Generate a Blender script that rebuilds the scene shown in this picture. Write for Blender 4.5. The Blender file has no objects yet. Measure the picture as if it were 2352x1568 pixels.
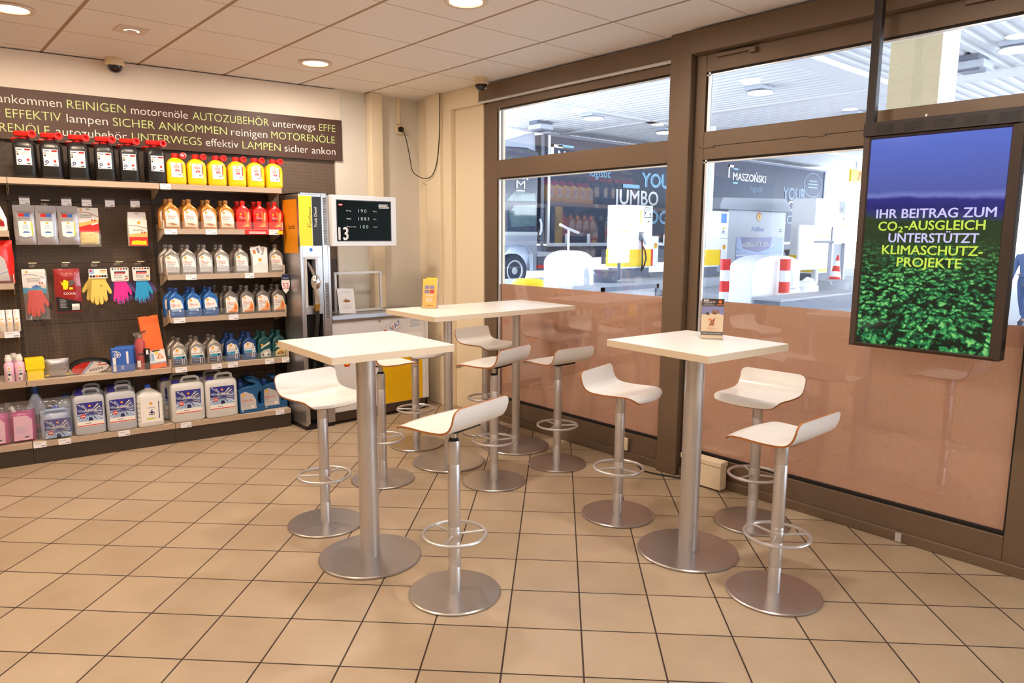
import bpy, math, random
from mathutils import Matrix, Vector
random.seed(7)
S = bpy.context.scene
COL = S.collection
R = math.radians
PI = math.pi

# ---------------------------------------------------------------- camera
cam_d = bpy.data.cameras.new('camera'); cam = bpy.data.objects.new('camera', cam_d); COL.objects.link(cam)
cam_d.sensor_fit = 'HORIZONTAL'; cam_d.sensor_width = 36.0; cam_d.lens = 1633.66 / 2352 * 36
cam_d.clip_start = 0.05; cam_d.clip_end = 300
def cam_axes(yaw, pitch, roll):
    f = Vector((math.sin(yaw) * math.cos(pitch), math.cos(yaw) * math.cos(pitch), -math.sin(pitch)))
    r = Vector((math.cos(yaw), -math.sin(yaw), 0)); d = f.cross(r)
    c, s = math.cos(roll), math.sin(roll)
    return c * r + s * d, -s * r + c * d, f
_r, _d, _f = cam_axes(R(45) - 0.0645, 0.148, -0.005)
_u = -_d
CAMP = Vector((-3.877, 0.0, 1.5785))
cam.matrix_world = Matrix(((_r.x, _u.x, -_f.x, CAMP.x), (_r.y, _u.y, -_f.y, CAMP.y), (_r.z, _u.z, -_f.z, CAMP.z), (0, 0, 0, 1)))
S.camera = cam

# ---------------------------------------------------------------- world, exposure, lights
S.view_settings.view_transform = 'Standard'; S.view_settings.look = 'None'
S.view_settings.gamma = 1.0; S.view_settings.use_curve_mapping = False
S.view_settings.exposure = 0.54
W = bpy.data.worlds.new('world'); S.world = W; W.use_nodes = True
bg = W.node_tree.nodes['Background']; bg.inputs[0].default_value = (0.84, 0.91, 1.0, 1); bg.inputs[1].default_value = 8.2
sun_d = bpy.data.lights.new('sun', 'SUN'); sun = bpy.data.objects.new('sun', sun_d); COL.objects.link(sun)
sun_d.energy = 1.6; sun_d.angle = R(12); sun_d.color = (1, .97, .93); sun.rotation_euler = (R(52), 0, R(150))
LAMPS = [(-3.21, 5.00), (-2.62, 5.04), (-1.37, 5.04), (-1.40, 3.20), (-3.2, 3.2), (-5.0, 5.0), (-5.0, 3.2),
         (-3.2, 1.4), (-5.0, 1.4), (-1.4, 1.4), (-3.2, -.9), (-5.0, -.9), (-1.4, -.9)]
LAMP_W = [16, 8, 15, 13, 13, 16, 13, 16, 15, 14, 18, 14, 14]
for (x, y), w in zip(LAMPS, LAMP_W):   # visible fixtures first, then unseen lamps added as fill; shelving side tinted warmer
    ld = bpy.data.lights.new('downlight_and_fill', 'AREA'); lo = bpy.data.objects.new('downlight_and_fill', ld); COL.objects.link(lo)
    ld.shape = 'DISK'; ld.size = 0.13; ld.energy = w; ld.color = (1.0, 0.76, 0.54) if x < -3 and y > 1.5 else ((1.0, 0.85, 0.70) if y > 2 else (1.0, .90, .80)); lo.location = (x, y, 2.795)

# ---------------------------------------------------------------- materials
def lin(c):
    c = c / 255.0
    return c / 12.92 if c <= 0.04045 else ((c + 0.055) / 1.055) ** 2.4
MATS = {}
def mat(name, rgb, rough=0.5, metal=0.0, coat=0.0, spec=0.5, noise=0.0, nscale=8.0, nstretch=None, emit=0.0, transl=0.0, bump=0.0, aniso=0.0):
    if name in MATS: return name
    m = bpy.data.materials.new(name); m.use_nodes = True; nt = m.node_tree; b = nt.nodes['Principled BSDF']
    c = (lin(rgb[0]), lin(rgb[1]), lin(rgb[2]), 1)
    b.inputs['Base Color'].default_value = c; b.inputs['Roughness'].default_value = rough; b.inputs['Metallic'].default_value = metal
    b.inputs['Coat Weight'].default_value = coat; b.inputs['Coat Roughness'].default_value = 0.03
    b.inputs['Specular IOR Level'].default_value = spec
    if emit: b.inputs['Emission Color'].default_value = c; b.inputs['Emission Strength'].default_value = emit
    if noise or bump:
        tc = nt.nodes.new('ShaderNodeTexCoord'); mp = nt.nodes.new('ShaderNodeMapping'); no = nt.nodes.new('ShaderNodeTexNoise')
        no.inputs['Scale'].default_value = nscale; no.inputs['Detail'].default_value = 4
        if nstretch: mp.inputs['Scale'].default_value = nstretch
        nt.links.new(tc.outputs['Object'], mp.inputs[0]); nt.links.new(mp.outputs[0], no.inputs['Vector'])
        if noise:
            mx = nt.nodes.new('ShaderNodeMix'); mx.data_type = 'RGBA'
            mx.inputs['A'].default_value = tuple(v * (1 - noise) for v in c[:3]) + (1,); mx.inputs['B'].default_value = tuple(min(1, v * (1 + noise)) for v in c[:3]) + (1,)
            nt.links.new(no.outputs[0], mx.inputs['Factor']); nt.links.new(mx.outputs['Result'], b.inputs['Base Color'])
        if bump:
            bp = nt.nodes.new('ShaderNodeBump'); bp.inputs['Strength'].default_value = bump; bp.inputs['Distance'].default_value = 0.002
            nt.links.new(no.outputs[0], bp.inputs['Height']); nt.links.new(bp.outputs[0], b.inputs['Normal'])
    if transl:
        out = nt.nodes['Material Output']; tr = nt.nodes.new('ShaderNodeBsdfTranslucent'); ms = nt.nodes.new('ShaderNodeMixShader')
        tr.inputs[0].default_value = c; ms.inputs[0].default_value = transl
        nt.links.new(b.outputs[0], ms.inputs[1]); nt.links.new(tr.outputs[0], ms.inputs[2]); nt.links.new(ms.outputs[0], out.inputs[0])
    MATS[name] = m
    return name
def glass(name, tint=(1, 1, 1), ior=1.5, rough=0.0, gain=1.0, white=0.0):
    m = bpy.data.materials.new(name); m.use_nodes = True; nt = m.node_tree; nt.nodes.clear()
    out = nt.nodes.new('ShaderNodeOutputMaterial'); ms = nt.nodes.new('ShaderNodeMixShader'); t = nt.nodes.new('ShaderNodeBsdfTransparent')
    g = nt.nodes.new('ShaderNodeBsdfGlossy'); 
    ge = nt.nodes.new('ShaderNodeNewGeometry'); dp = nt.nodes.new('ShaderNodeVectorMath'); dp.operation = 'DOT_PRODUCT'
    nt.links.new(ge.outputs['Normal'], dp.inputs[0]); nt.links.new(ge.outputs['Incoming'], dp.inputs[1])
    f0 = ((ior - 1) / (ior + 1)) ** 2
    fr = mth(nt, 'MULTIPLY_ADD', mth(nt, 'POWER', mth(nt, 'SUBTRACT', 1.0, mth(nt, 'ABSOLUTE', dp.outputs['Value'])), 5.0), 1 - f0, f0)
    t.inputs[0].default_value = (*tint, 1); g.inputs['Roughness'].default_value = rough
    mu = nt.nodes.new('ShaderNodeMath'); mu.operation = 'MULTIPLY'; mu.inputs[1].default_value = gain
    nt.links.new(fr, mu.inputs[0]); nt.links.new(mu.outputs[0], ms.inputs[0])
    nt.links.new(t.outputs[0], ms.inputs[1]); nt.links.new(g.outputs[0], ms.inputs[2])
    last = ms
    if white:
        d = nt.nodes.new('ShaderNodeBsdfDiffuse'); m2 = nt.nodes.new('ShaderNodeMixShader'); m2.inputs[0].default_value = white
        nt.links.new(ms.outputs[0], m2.inputs[1]); nt.links.new(d.outputs[0], m2.inputs[2]); last = m2
    nt.links.new(last.outputs[0], out.inputs[0]); MATS[name] = m
    return name

def N(nt, t, **k):
    n = nt.nodes.new(t)
    for a, b in k.items(): setattr(n, a, b)
    return n
def mth(nt, op, a, b=None, c=None):
    n = nt.nodes.new('ShaderNodeMath'); n.operation = op
    for i, v in enumerate((a, b, c)):
        if v is None: continue
        if isinstance(v, (int, float)): n.inputs[i].default_value = v
        else: nt.links.new(v, n.inputs[i])
    return n.outputs[0]
def cmix(nt, f, a, b):
    n = nt.nodes.new('ShaderNodeMix'); n.data_type = 'RGBA'
    for k, v in (('Factor', f), ('A', a), ('B', b)):
        if isinstance(v, tuple): n.inputs[k].default_value = v
        elif isinstance(v, (int, float)): n.inputs[k].default_value = v
        else: nt.links.new(v, n.inputs[k])
    return n.outputs['Result']
def rgb(*c): return (lin(c[0]), lin(c[1]), lin(c[2]), 1)

def floor_mat():
    m = bpy.data.materials.new('floor_tiles'); m.use_nodes = True; nt = m.node_tree; b = nt.nodes['Principled BSDF']
    ge = N(nt, 'ShaderNodeNewGeometry'); sp = N(nt, 'ShaderNodeSeparateXYZ'); nt.links.new(ge.outputs['Position'], sp.inputs[0])
    X = mth(nt, 'ADD', sp.outputs[0], 2.327446); Y = mth(nt, 'ADD', sp.outputs[1], -1.814132)
    k = math.sqrt(.5)
    tx = mth(nt, 'DIVIDE', mth(nt, 'MULTIPLY', mth(nt, 'SUBTRACT', X, Y), k), 0.30)
    ty = mth(nt, 'DIVIDE', mth(nt, 'MULTIPLY', mth(nt, 'ADD', X, Y), k), 0.30903)
    def edge(t): 
        f = mth(nt, 'FRACT', t); return mth(nt, 'MINIMUM', f, mth(nt, 'SUBTRACT', 1.0, f))
    e = mth(nt, 'MINIMUM', edge(tx), edge(ty))
    g = mth(nt, 'LESS_THAN', e, 0.0112)
    cb = N(nt, 'ShaderNodeCombineXYZ'); nt.links.new(mth(nt, 'FLOOR', tx), cb.inputs[0]); nt.links.new(mth(nt, 'FLOOR', ty), cb.inputs[1])
    wn = N(nt, 'ShaderNodeTexWhiteNoise'); nt.links.new(cb.outputs[0], wn.inputs['Vector'])
    no = N(nt, 'ShaderNodeTexNoise'); no.inputs['Scale'].default_value = 5; no.inputs['Detail'].default_value = 5; nt.links.new(ge.outputs['Position'], no.inputs['Vector'])
    n2 = N(nt, 'ShaderNodeTexNoise'); n2.inputs['Scale'].default_value = 60; n2.inputs['Detail'].default_value = 3; nt.links.new(ge.outputs['Position'], n2.inputs['Vector'])
    v = mth(nt, 'ADD', mth(nt, 'MULTIPLY', wn.outputs['Value'], 0.35), mth(nt, 'ADD', mth(nt, 'MULTIPLY', no.outputs[0], 0.75), mth(nt, 'MULTIPLY', n2.outputs[0], .12)))
    tile = cmix(nt, v, rgb(152, 130, 104), rgb(183, 163, 138))
    nt.links.new(cmix(nt, g, tile, rgb(50, 34, 26)), b.inputs['Base Color'])
    nt.links.new(mth(nt, 'ADD', mth(nt, 'MULTIPLY', g, .4), mth(nt, 'MULTIPLY_ADD', no.outputs[0], .12, .30)), b.inputs['Roughness'])
    bp = N(nt, 'ShaderNodeBump'); bp.inputs['Distance'].default_value = 0.002; bp.inputs['Strength'].default_value = .5
    nt.links.new(mth(nt, 'MINIMUM', e, 0.02), bp.inputs['Height']); nt.links.new(bp.outputs[0], b.inputs['Normal'])
    MATS['floor_tiles'] = m
def ceil_mat():
    m = bpy.data.materials.new('ceiling_tiles'); m.use_nodes = True; nt = m.node_tree; b = nt.nodes['Principled BSDF']
    ge = N(nt, 'ShaderNodeNewGeometry'); sp = N(nt, 'ShaderNodeSeparateXYZ'); nt.links.new(ge.outputs['Position'], sp.inputs[0])
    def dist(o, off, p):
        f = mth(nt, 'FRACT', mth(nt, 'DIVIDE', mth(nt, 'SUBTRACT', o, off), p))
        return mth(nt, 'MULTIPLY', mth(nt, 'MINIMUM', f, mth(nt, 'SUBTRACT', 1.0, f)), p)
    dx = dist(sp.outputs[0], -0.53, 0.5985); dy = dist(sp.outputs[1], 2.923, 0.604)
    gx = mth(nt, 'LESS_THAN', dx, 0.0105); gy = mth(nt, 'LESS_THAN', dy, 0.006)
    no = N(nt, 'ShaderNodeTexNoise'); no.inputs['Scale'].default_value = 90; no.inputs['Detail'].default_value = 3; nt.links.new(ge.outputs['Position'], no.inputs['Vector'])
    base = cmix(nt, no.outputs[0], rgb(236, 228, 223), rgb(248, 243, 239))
    c = cmix(nt, gy, base, rgb(204, 190, 180)); c = cmix(nt, gx, c, rgb(170, 142, 116))  # darker grid lines: shade of the recessed bars is put into the colour
    nt.links.new(c, b.inputs['Base Color']); b.inputs['Roughness'].default_value = .85
    bp = N(nt, 'ShaderNodeBump'); bp.inputs['Distance'].default_value = 0.004; bp.inputs['Strength'].default_value = .6
    nt.links.new(mth(nt, 'MINIMUM', mth(nt, 'MINIMUM', dx, dy), 0.012), bp.inputs['Height']); nt.links.new(bp.outputs[0], b.inputs['Normal'])
    MATS['ceiling_tiles'] = m
def peg_mat(name, col, hole, sp=0.0275, r=0.0031):
    m = bpy.data.materials.new(name); m.use_nodes = True; nt = m.node_tree; b = nt.nodes['Principled BSDF']
    tc = N(nt, 'ShaderNodeTexCoord'); s = N(nt, 'ShaderNodeSeparateXYZ'); nt.links.new(tc.outputs['Object'], s.inputs[0])
    def d(o):
        f = mth(nt, 'SUBTRACT', mth(nt, 'FRACT', mth(nt, 'DIVIDE', o, sp)), .5); return mth(nt, 'MULTIPLY', f, sp)
    a = d(s.outputs[0]); c = d(s.outputs[2])
    q = mth(nt, 'SQRT', mth(nt, 'ADD', mth(nt, 'MULTIPLY', a, a), mth(nt, 'MULTIPLY', c, c)))
    h = mth(nt, 'LESS_THAN', q, r)
    nt.links.new(cmix(nt, h, rgb(*col), rgb(*hole)), b.inputs['Base Color']); b.inputs['Roughness'].default_value = .55
    MATS[name] = m
def film_mat():
    m = bpy.data.materials.new('woven_film'); m.use_nodes = True; nt = m.node_tree; b = nt.nodes['Principled BSDF']
    tc = N(nt, 'ShaderNodeTexCoord')
    def nz(sc, s):
        mp = N(nt, 'ShaderNodeMapping'); mp.inputs['Scale'].default_value = sc; n = N(nt, 'ShaderNodeTexNoise'); n.inputs['Scale'].default_value = s; n.inputs['Detail'].default_value = 3
        nt.links.new(tc.outputs['Object'], mp.inputs[0]); nt.links.new(mp.outputs[0], n.inputs['Vector']); return n.outputs[0]
    v = mth(nt, 'ADD', mth(nt, 'MULTIPLY', nz((1, 1, .06), 300), .6), mth(nt, 'MULTIPLY', nz((1, .06, 1), 340), .4))
    v = mth(nt, 'MULTIPLY_ADD', mth(nt, 'SUBTRACT', v, .5), 1.5, .5)
    c = cmix(nt, v, rgb(204, 156, 130), rgb(232, 194, 170))
    nt.links.new(c, b.inputs['Base Color']); b.inputs['Roughness'].default_value = .6
    tr = N(nt, 'ShaderNodeBsdfTranslucent'); nt.links.new(c, tr.inputs[0]); ms = N(nt, 'ShaderNodeMixShader'); ms.inputs[0].default_value = .42
    nt.links.new(b.outputs[0], ms.inputs[1]); nt.links.new(tr.outputs[0], ms.inputs[2]); nt.links.new(ms.outputs[0], nt.nodes['Material Output'].inputs[0])
    MATS['woven_film'] = m
def screen_mat():
    # picture shown by the display: evening sky, hills and rain forest (local x right, z up, metres)
    m = bpy.data.materials.new('display_picture'); m.use_nodes = True; nt = m.node_tree; b = nt.nodes['Principled BSDF']
    tc = N(nt, 'ShaderNodeTexCoord'); s = N(nt, 'ShaderNodeSeparateXYZ'); nt.links.new(tc.outputs['Object'], s.inputs[0])
    x, z = s.outputs[0], s.outputs[2]
    def noise(sc, detail, mult=(1, 1, 1), rough=.5):
        mp = N(nt, 'ShaderNodeMapping'); mp.inputs['Scale'].default_value = mult; n = N(nt, 'ShaderNodeTexNoise'); n.inputs['Scale'].default_value = sc; n.inputs['Detail'].default_value = detail; n.inputs['Roughness'].default_value = rough
        nt.links.new(tc.outputs['Object'], mp.inputs[0]); nt.links.new(mp.outputs[0], n.inputs['Vector']); return n.outputs[0]
    def ramp(v, stops):
        r = N(nt, 'ShaderNodeValToRGB'); e = r.color_ramp.elements
        while len(e) < len(stops): e.new(.5)
        for i, (p, c) in enumerate(stops): e[i].position = p; e[i].color = c
        nt.links.new(v, r.inputs[0]); return r.outputs[0]
    # local z runs from 0 (bottom) to 0.985
    t = mth(nt, 'DIVIDE', z, 0.985)
    warp = mth(nt, 'MULTIPLY', mth(nt, 'SUBTRACT', noise(4, 4), .5), .12)
    sky = ramp(mth(nt, 'ADD', t, mth(nt, 'MULTIPLY', warp, .6)), [(.60, rgb(60, 66, 140)), (.655, rgb(34, 36, 112)), (.695, rgb(44, 46, 132)), (.712, rgb(120, 130, 200)), (.735, rgb(84, 96, 172)), (1.0, rgb(96, 118, 212))])
    vo = N(nt, 'ShaderNodeTexVoronoi'); vo.inputs['Scale'].default_value = 27
    mp = N(nt, 'ShaderNodeMapping'); mp.inputs['Scale'].default_value = (1, 1, 1.5); ps = N(nt, 'ShaderNodeVectorMath'); ps.operation = 'SCALE'; nt.links.new(tc.outputs['Object'], ps.inputs[0]); nt.links.new(mth(nt, 'MULTIPLY_ADD', t, 1.7, .72), ps.inputs['Scale']); nt.links.new(ps.outputs[0], mp.inputs[0])
    wv = N(nt, 'ShaderNodeVectorMath'); wv.operation = 'ADD'; nz = N(nt, 'ShaderNodeTexNoise'); nz.inputs['Scale'].default_value = 30; nz.inputs['Detail'].default_value = 5
    nt.links.new(tc.outputs['Object'], nz.inputs['Vector']); sc_ = N(nt, 'ShaderNodeVectorMath'); sc_.operation = 'SCALE'; sc_.inputs['Scale'].default_value = .10
    nt.links.new(nz.outputs['Color'], sc_.inputs[0]); nt.links.new(mp.outputs[0], wv.inputs[0]); nt.links.new(sc_.outputs[0], wv.inputs[1]); nt.links.new(wv.outputs[0], vo.inputs['Vector'])
    cr = mth(nt, 'SUBTRACT', 1.0, mth(nt, 'MULTIPLY', vo.outputs['Distance'], 1.45))
    cr = mth(nt, 'MULTIPLY', cr, mth(nt, 'MULTIPLY_ADD', noise(95, 5, (1, 1, 1), .75), 2.6, -.25)); cr = mth(nt, 'MULTIPLY', cr, mth(nt, 'MULTIPLY_ADD', noise(6, 3), 1.6, .25))
    forest = ramp(cr, [(.08, rgb(3, 24, 18)), (.30, rgb(12, 84, 50)), (.55, rgb(40, 148, 80)), (.9, rgb(140, 215, 120))])
    far = cmix(nt, noise(12, 6, (1, 1, 2)), rgb(8, 28, 28), rgb(52, 78, 40))
    f1 = mth(nt, 'MULTIPLY', mth(nt, 'SUBTRACT', mth(nt, 'ADD', t, mth(nt, 'MULTIPLY', warp, .4)), .30), 4.5); f1.node.use_clamp = True
    c = cmix(nt, f1, forest, far)
    f2 = mth(nt, 'MULTIPLY', mth(nt, 'SUBTRACT', mth(nt, 'ADD', t, warp), .60), 22); f2.node.use_clamp = True
    c = cmix(nt, f2, c, sky)
    b.inputs['Base Color'].default_value = (0, 0, 0, 1); b.inputs['Roughness'].default_value = .08
    nt.links.new(c, b.inputs['Emission Color']); b.inputs['Emission Strength'].default_value = .66
    MATS['display_picture'] = m
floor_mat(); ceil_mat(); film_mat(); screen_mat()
peg_mat('pegboard', (98, 80, 65), (36, 27, 22))

mat('wall_cream', (236, 220, 192), .75, bump=.15, nscale=120)
mat('wall_white', (236, 226, 212), .7)
mat('wall_grey', (224, 218, 208), .7)
mat('frame_brown', (118, 98, 80), .42, metal=.25, noise=.06, nscale=3)
mat('gasket', (18, 15, 14), .6)
mat('alu_edge', (225, 228, 235), .3, metal=.6)
mat('steel', (205, 200, 198), .40, metal=.8, noise=.06, nscale=14, nstretch=(1, 1, .08))
mat('satin_alu', (212, 208, 208), .40, metal=.82, noise=.03, nscale=14, nstretch=(1, 1, .08))
mat('steel_base', (186, 180, 178), .30, metal=.9, noise=.12, nscale=9, nstretch=(1, .12, 1))
mat('steel_panel', (188, 188, 192), .33, metal=.9, noise=.08, nscale=20, nstretch=(1, 1, .06))
mat('chrome', (222, 222, 225), .12, metal=1.0)
mat('brass', (190, 150, 80), .3, metal=1.0)
mat('laminate', (240, 236, 230), .32, noise=.02)
mat('laminate_edge', (222, 204, 178), .45)
mat('seat_white', (243, 241, 238), .30, coat=.3)
mat('plywood', (160, 98, 46), .6, noise=.2, nscale=60)
mat('black', (20, 19, 20), .45)
mat('rubber', (28, 27, 28), .6)
mat('shelf_beige', (222, 202, 176), .36, metal=.15)
mat('shelf_face', (186, 164, 144), .40, metal=.1)
mat('plinth', (58, 46, 38), .5, noise=.2, nscale=5, nstretch=(1, 1, 14))
mat('upright', (66, 53, 44), .5)
mat('sign_brown', (74, 46, 34), .5)
mat('letter_white', (236, 228, 220), .5)
mat('letter_green', (196, 214, 136), .5)
mat('paper', (244, 243, 246), .6)
mat('paper_tag', (240, 238, 244), .6)
mat('print_grey', (150, 150, 156), .6)
mat('print_dark', (52, 50, 56), .6)
mat('red', (222, 28, 22), .35, coat=.2)
mat('red_matt', (214, 40, 34), .5)
mat('yellow', (255, 222, 0), .4)
mat('yellow_plastic', (250, 200, 14), .32, coat=.2)
mat('orange_poster', (232, 150, 20), .45)
mat('jerry_black', (26, 25, 28), .34)
mat('gold', (196, 132, 62), .33, metal=.45, coat=.2)
mat('gold_cap', (160, 112, 62), .35, metal=.4)
mat('grey_bottle', (150, 142, 134), .33, metal=.5, coat=.2)
mat('grey_dark', (112, 106, 102), .35, metal=.45, coat=.2)
mat('blue_bottle', (32, 98, 172), .33, metal=.2, coat=.2)
mat('blue_dark', (28, 74, 140), .35, metal=.2, coat=.2)
mat('blue_cap', (26, 60, 130), .4)
mat('green_bottle', (22, 84, 88), .33, metal=.2, coat=.2)
mat('teal_jug', (16, 84, 140), .28, coat=.3)
mat('label_white', (242, 238, 234), .4)
mat('label_silver', (206, 204, 206), .35, metal=.3)
mat('label_beige', (232, 214, 190), .45)
mat('label_teal', (40, 150, 190), .4)
mat('label_blue', (52, 58, 140), .4)
mat('label_navy', (34, 40, 90), .4)
mat('label_sky', (150, 180, 220), .4)
mat('orange', (240, 110, 36), .45)
mat('orange_light', (246, 190, 110), .45)
mat('lime', (190, 206, 40), .5)
mat('canister_white', (226, 226, 226), .35, coat=.15, transl=.12)
mat('canister_grey', (196, 200, 210), .35, coat=.15, transl=.12)
mat('cap_violet', (52, 44, 150), .4)
mat('cap_blue', (44, 80, 200), .4)
mat('pouch_silver', (172, 168, 172), .36, metal=.4, coat=.3)
mat('pouch_red', (206, 30, 28), .3, coat=.4)
mat('pink_liquid', (226, 90, 170), .25, coat=.4, transl=.3)
mat('pink_pale', (240, 190, 215), .3, coat=.4)
mat('plastic_clear_blue', (180, 195, 225), .2, coat=.5)
mat('glove_yellow', (226, 200, 96), .7)
mat('glove_pink', (236, 40, 150), .6)
mat('glove_violet', (96, 80, 132), .6)
mat('glove_cyan', (40, 160, 216), .6)
mat('glove_red', (220, 52, 40), .55)
mat('glove_dark', (40, 34, 34), .6)
mat('oxxa_red', (152, 24, 28), .3, coat=.5)
mat('chamois', (226, 204, 130), .7)
mat('box_blue', (52, 100, 190), .4)
mat('box_yellow', (250, 222, 20), .35)
mat('plastic_red', (206, 32, 40), .3, coat=.4)
mat('dark_screen', (6, 14, 15), .3, spec=.04)
mat('housing_grey', (222, 222, 226), .35)
mat('cabinet_white', (238, 238, 244), .35)
mat('cabinet_yellow', (246, 196, 8), .38)
mat('blue_print', (44, 52, 170), .5)
mat('blue_dot', (40, 120, 220), .4)
mat('lcd_digit', (190, 214, 214), .5)
mat('display_frame', (84, 70, 63), .38, metal=.4)
mat('display_case', (52, 46, 46), .35, metal=.3)
mat('text_lilac', (212, 204, 255), .5, emit=.5)
mat('text_lime', (206, 232, 80), .5, emit=.5)
mat('lamp_glow', (255, 232, 205), .5, emit=5)
mat('lamp_ring', (226, 206, 190), .4)
mat('camera_cream', (226, 206, 170), .5)
mat('dome_dark', (22, 18, 22), .08, coat=.6)
mat('socket_cream', (232, 214, 184), .5)
mat('cable_dark', (52, 40, 30), .5)
mat('duct_cream', (240, 222, 190), .5)
mat('violet_photo', (140, 130, 170), .5)
mat('sand', (238, 214, 176), .5)
mat('dark_brown', (58, 34, 24), .5)
mat('leaflet_yellow', (250, 196, 84), .5)
mat('skyblue_photo', (128, 130, 190), .5)
for k_ in ('text_lilac', 'text_lime'):
    MATS[k_].node_tree.nodes['Principled BSDF'].inputs['Base Color'].default_value = (0, 0, 0, 1)
    MATS[k_].node_tree.nodes['Principled BSDF'].inputs['Emission Strength'].default_value = .66
# outside
mat('canopy_white', (240, 241, 244), .6)
mat('canopy_rib', (240, 241, 245), .6)
mat('concrete', (204, 206, 210), .8, noise=.08, nscale=1.5)
mat('kerb', (172, 177, 188), .7)
mat('trailer_dark', (62, 72, 94), .5, spec=.2, noise=.10, nscale=.35)  # truck tones include veiling glare, mixed into the greyish blue base
mat('cab_dark', (60, 72, 96), .22, coat=.5, noise=.3, nscale=1.2)
mat('cab_silver', (178, 188, 206), .3, metal=.3)
mat('cab_glass', (92, 118, 128), .08, coat=.6, noise=.6, nscale=2.2)
mat('tyre', (70, 76, 92), .7)
mat('rim', (220, 224, 232), .35, metal=.4)
mat('text_white', (250, 250, 252), .5)
mat('text_blue', (140, 200, 240), .5)
mat('text_slate', (112, 136, 166), .5)
mat('pump_white', (246, 247, 250), .4)
mat('pump_grey', (188, 195, 208), .45)
mat('pump_yellow', (254, 214, 10), .45)
mat('pump_red', (230, 50, 50), .45)
mat('bin_grey', (104, 112, 132), .55)
mat('column_beige', (214, 196, 158), .7, noise=.06, nscale=6)
mat('jeans', (84, 104, 150), .8); mat('jacket_green', (92, 112, 156), .8); mat('skin', (206, 160, 136), .6); mat('shoe', (70, 70, 90), .6); mat('hair', (60, 44, 34), .7)
glass('pane', (.96, .98, .98), 1.5, gain=2.0)
glass('acrylic', (.97, .97, .97), 1.4, gain=.8, white=.05)
glass('bag_film', (.96, .96, .97), 1.45, rough=.12, gain=1.2, white=.10)

# ---------------------------------------------------------------- mesh builder
_TXT = {}
def text_mesh(s, bold=0.0, res=3):
    if (s, bold) in _TXT: return _TXT[(s, bold)]
    c = bpy.data.curves.new('tmp', 'FONT'); c.body = s; c.size = 1; c.resolution_u = 3 if bold == 0 else 5; c.fill_mode = 'FRONT'; c.offset = bold
    o = bpy.data.objects.new('tmp', c); COL.objects.link(o)
    dg = bpy.context.evaluated_depsgraph_get(); e = o.evaluated_get(dg); me = e.to_mesh()
    v = [(p.co.x, p.co.y) for p in me.vertices]; f = [tuple(p.vertices) for p in me.polygons]
    e.to_mesh_clear(); bpy.data.objects.remove(o); bpy.data.curves.remove(c)
    _TXT[(s, bold)] = (v, f); return v, f
def caph():
    return max(p[1] for p in text_mesh('H')[0])

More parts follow.
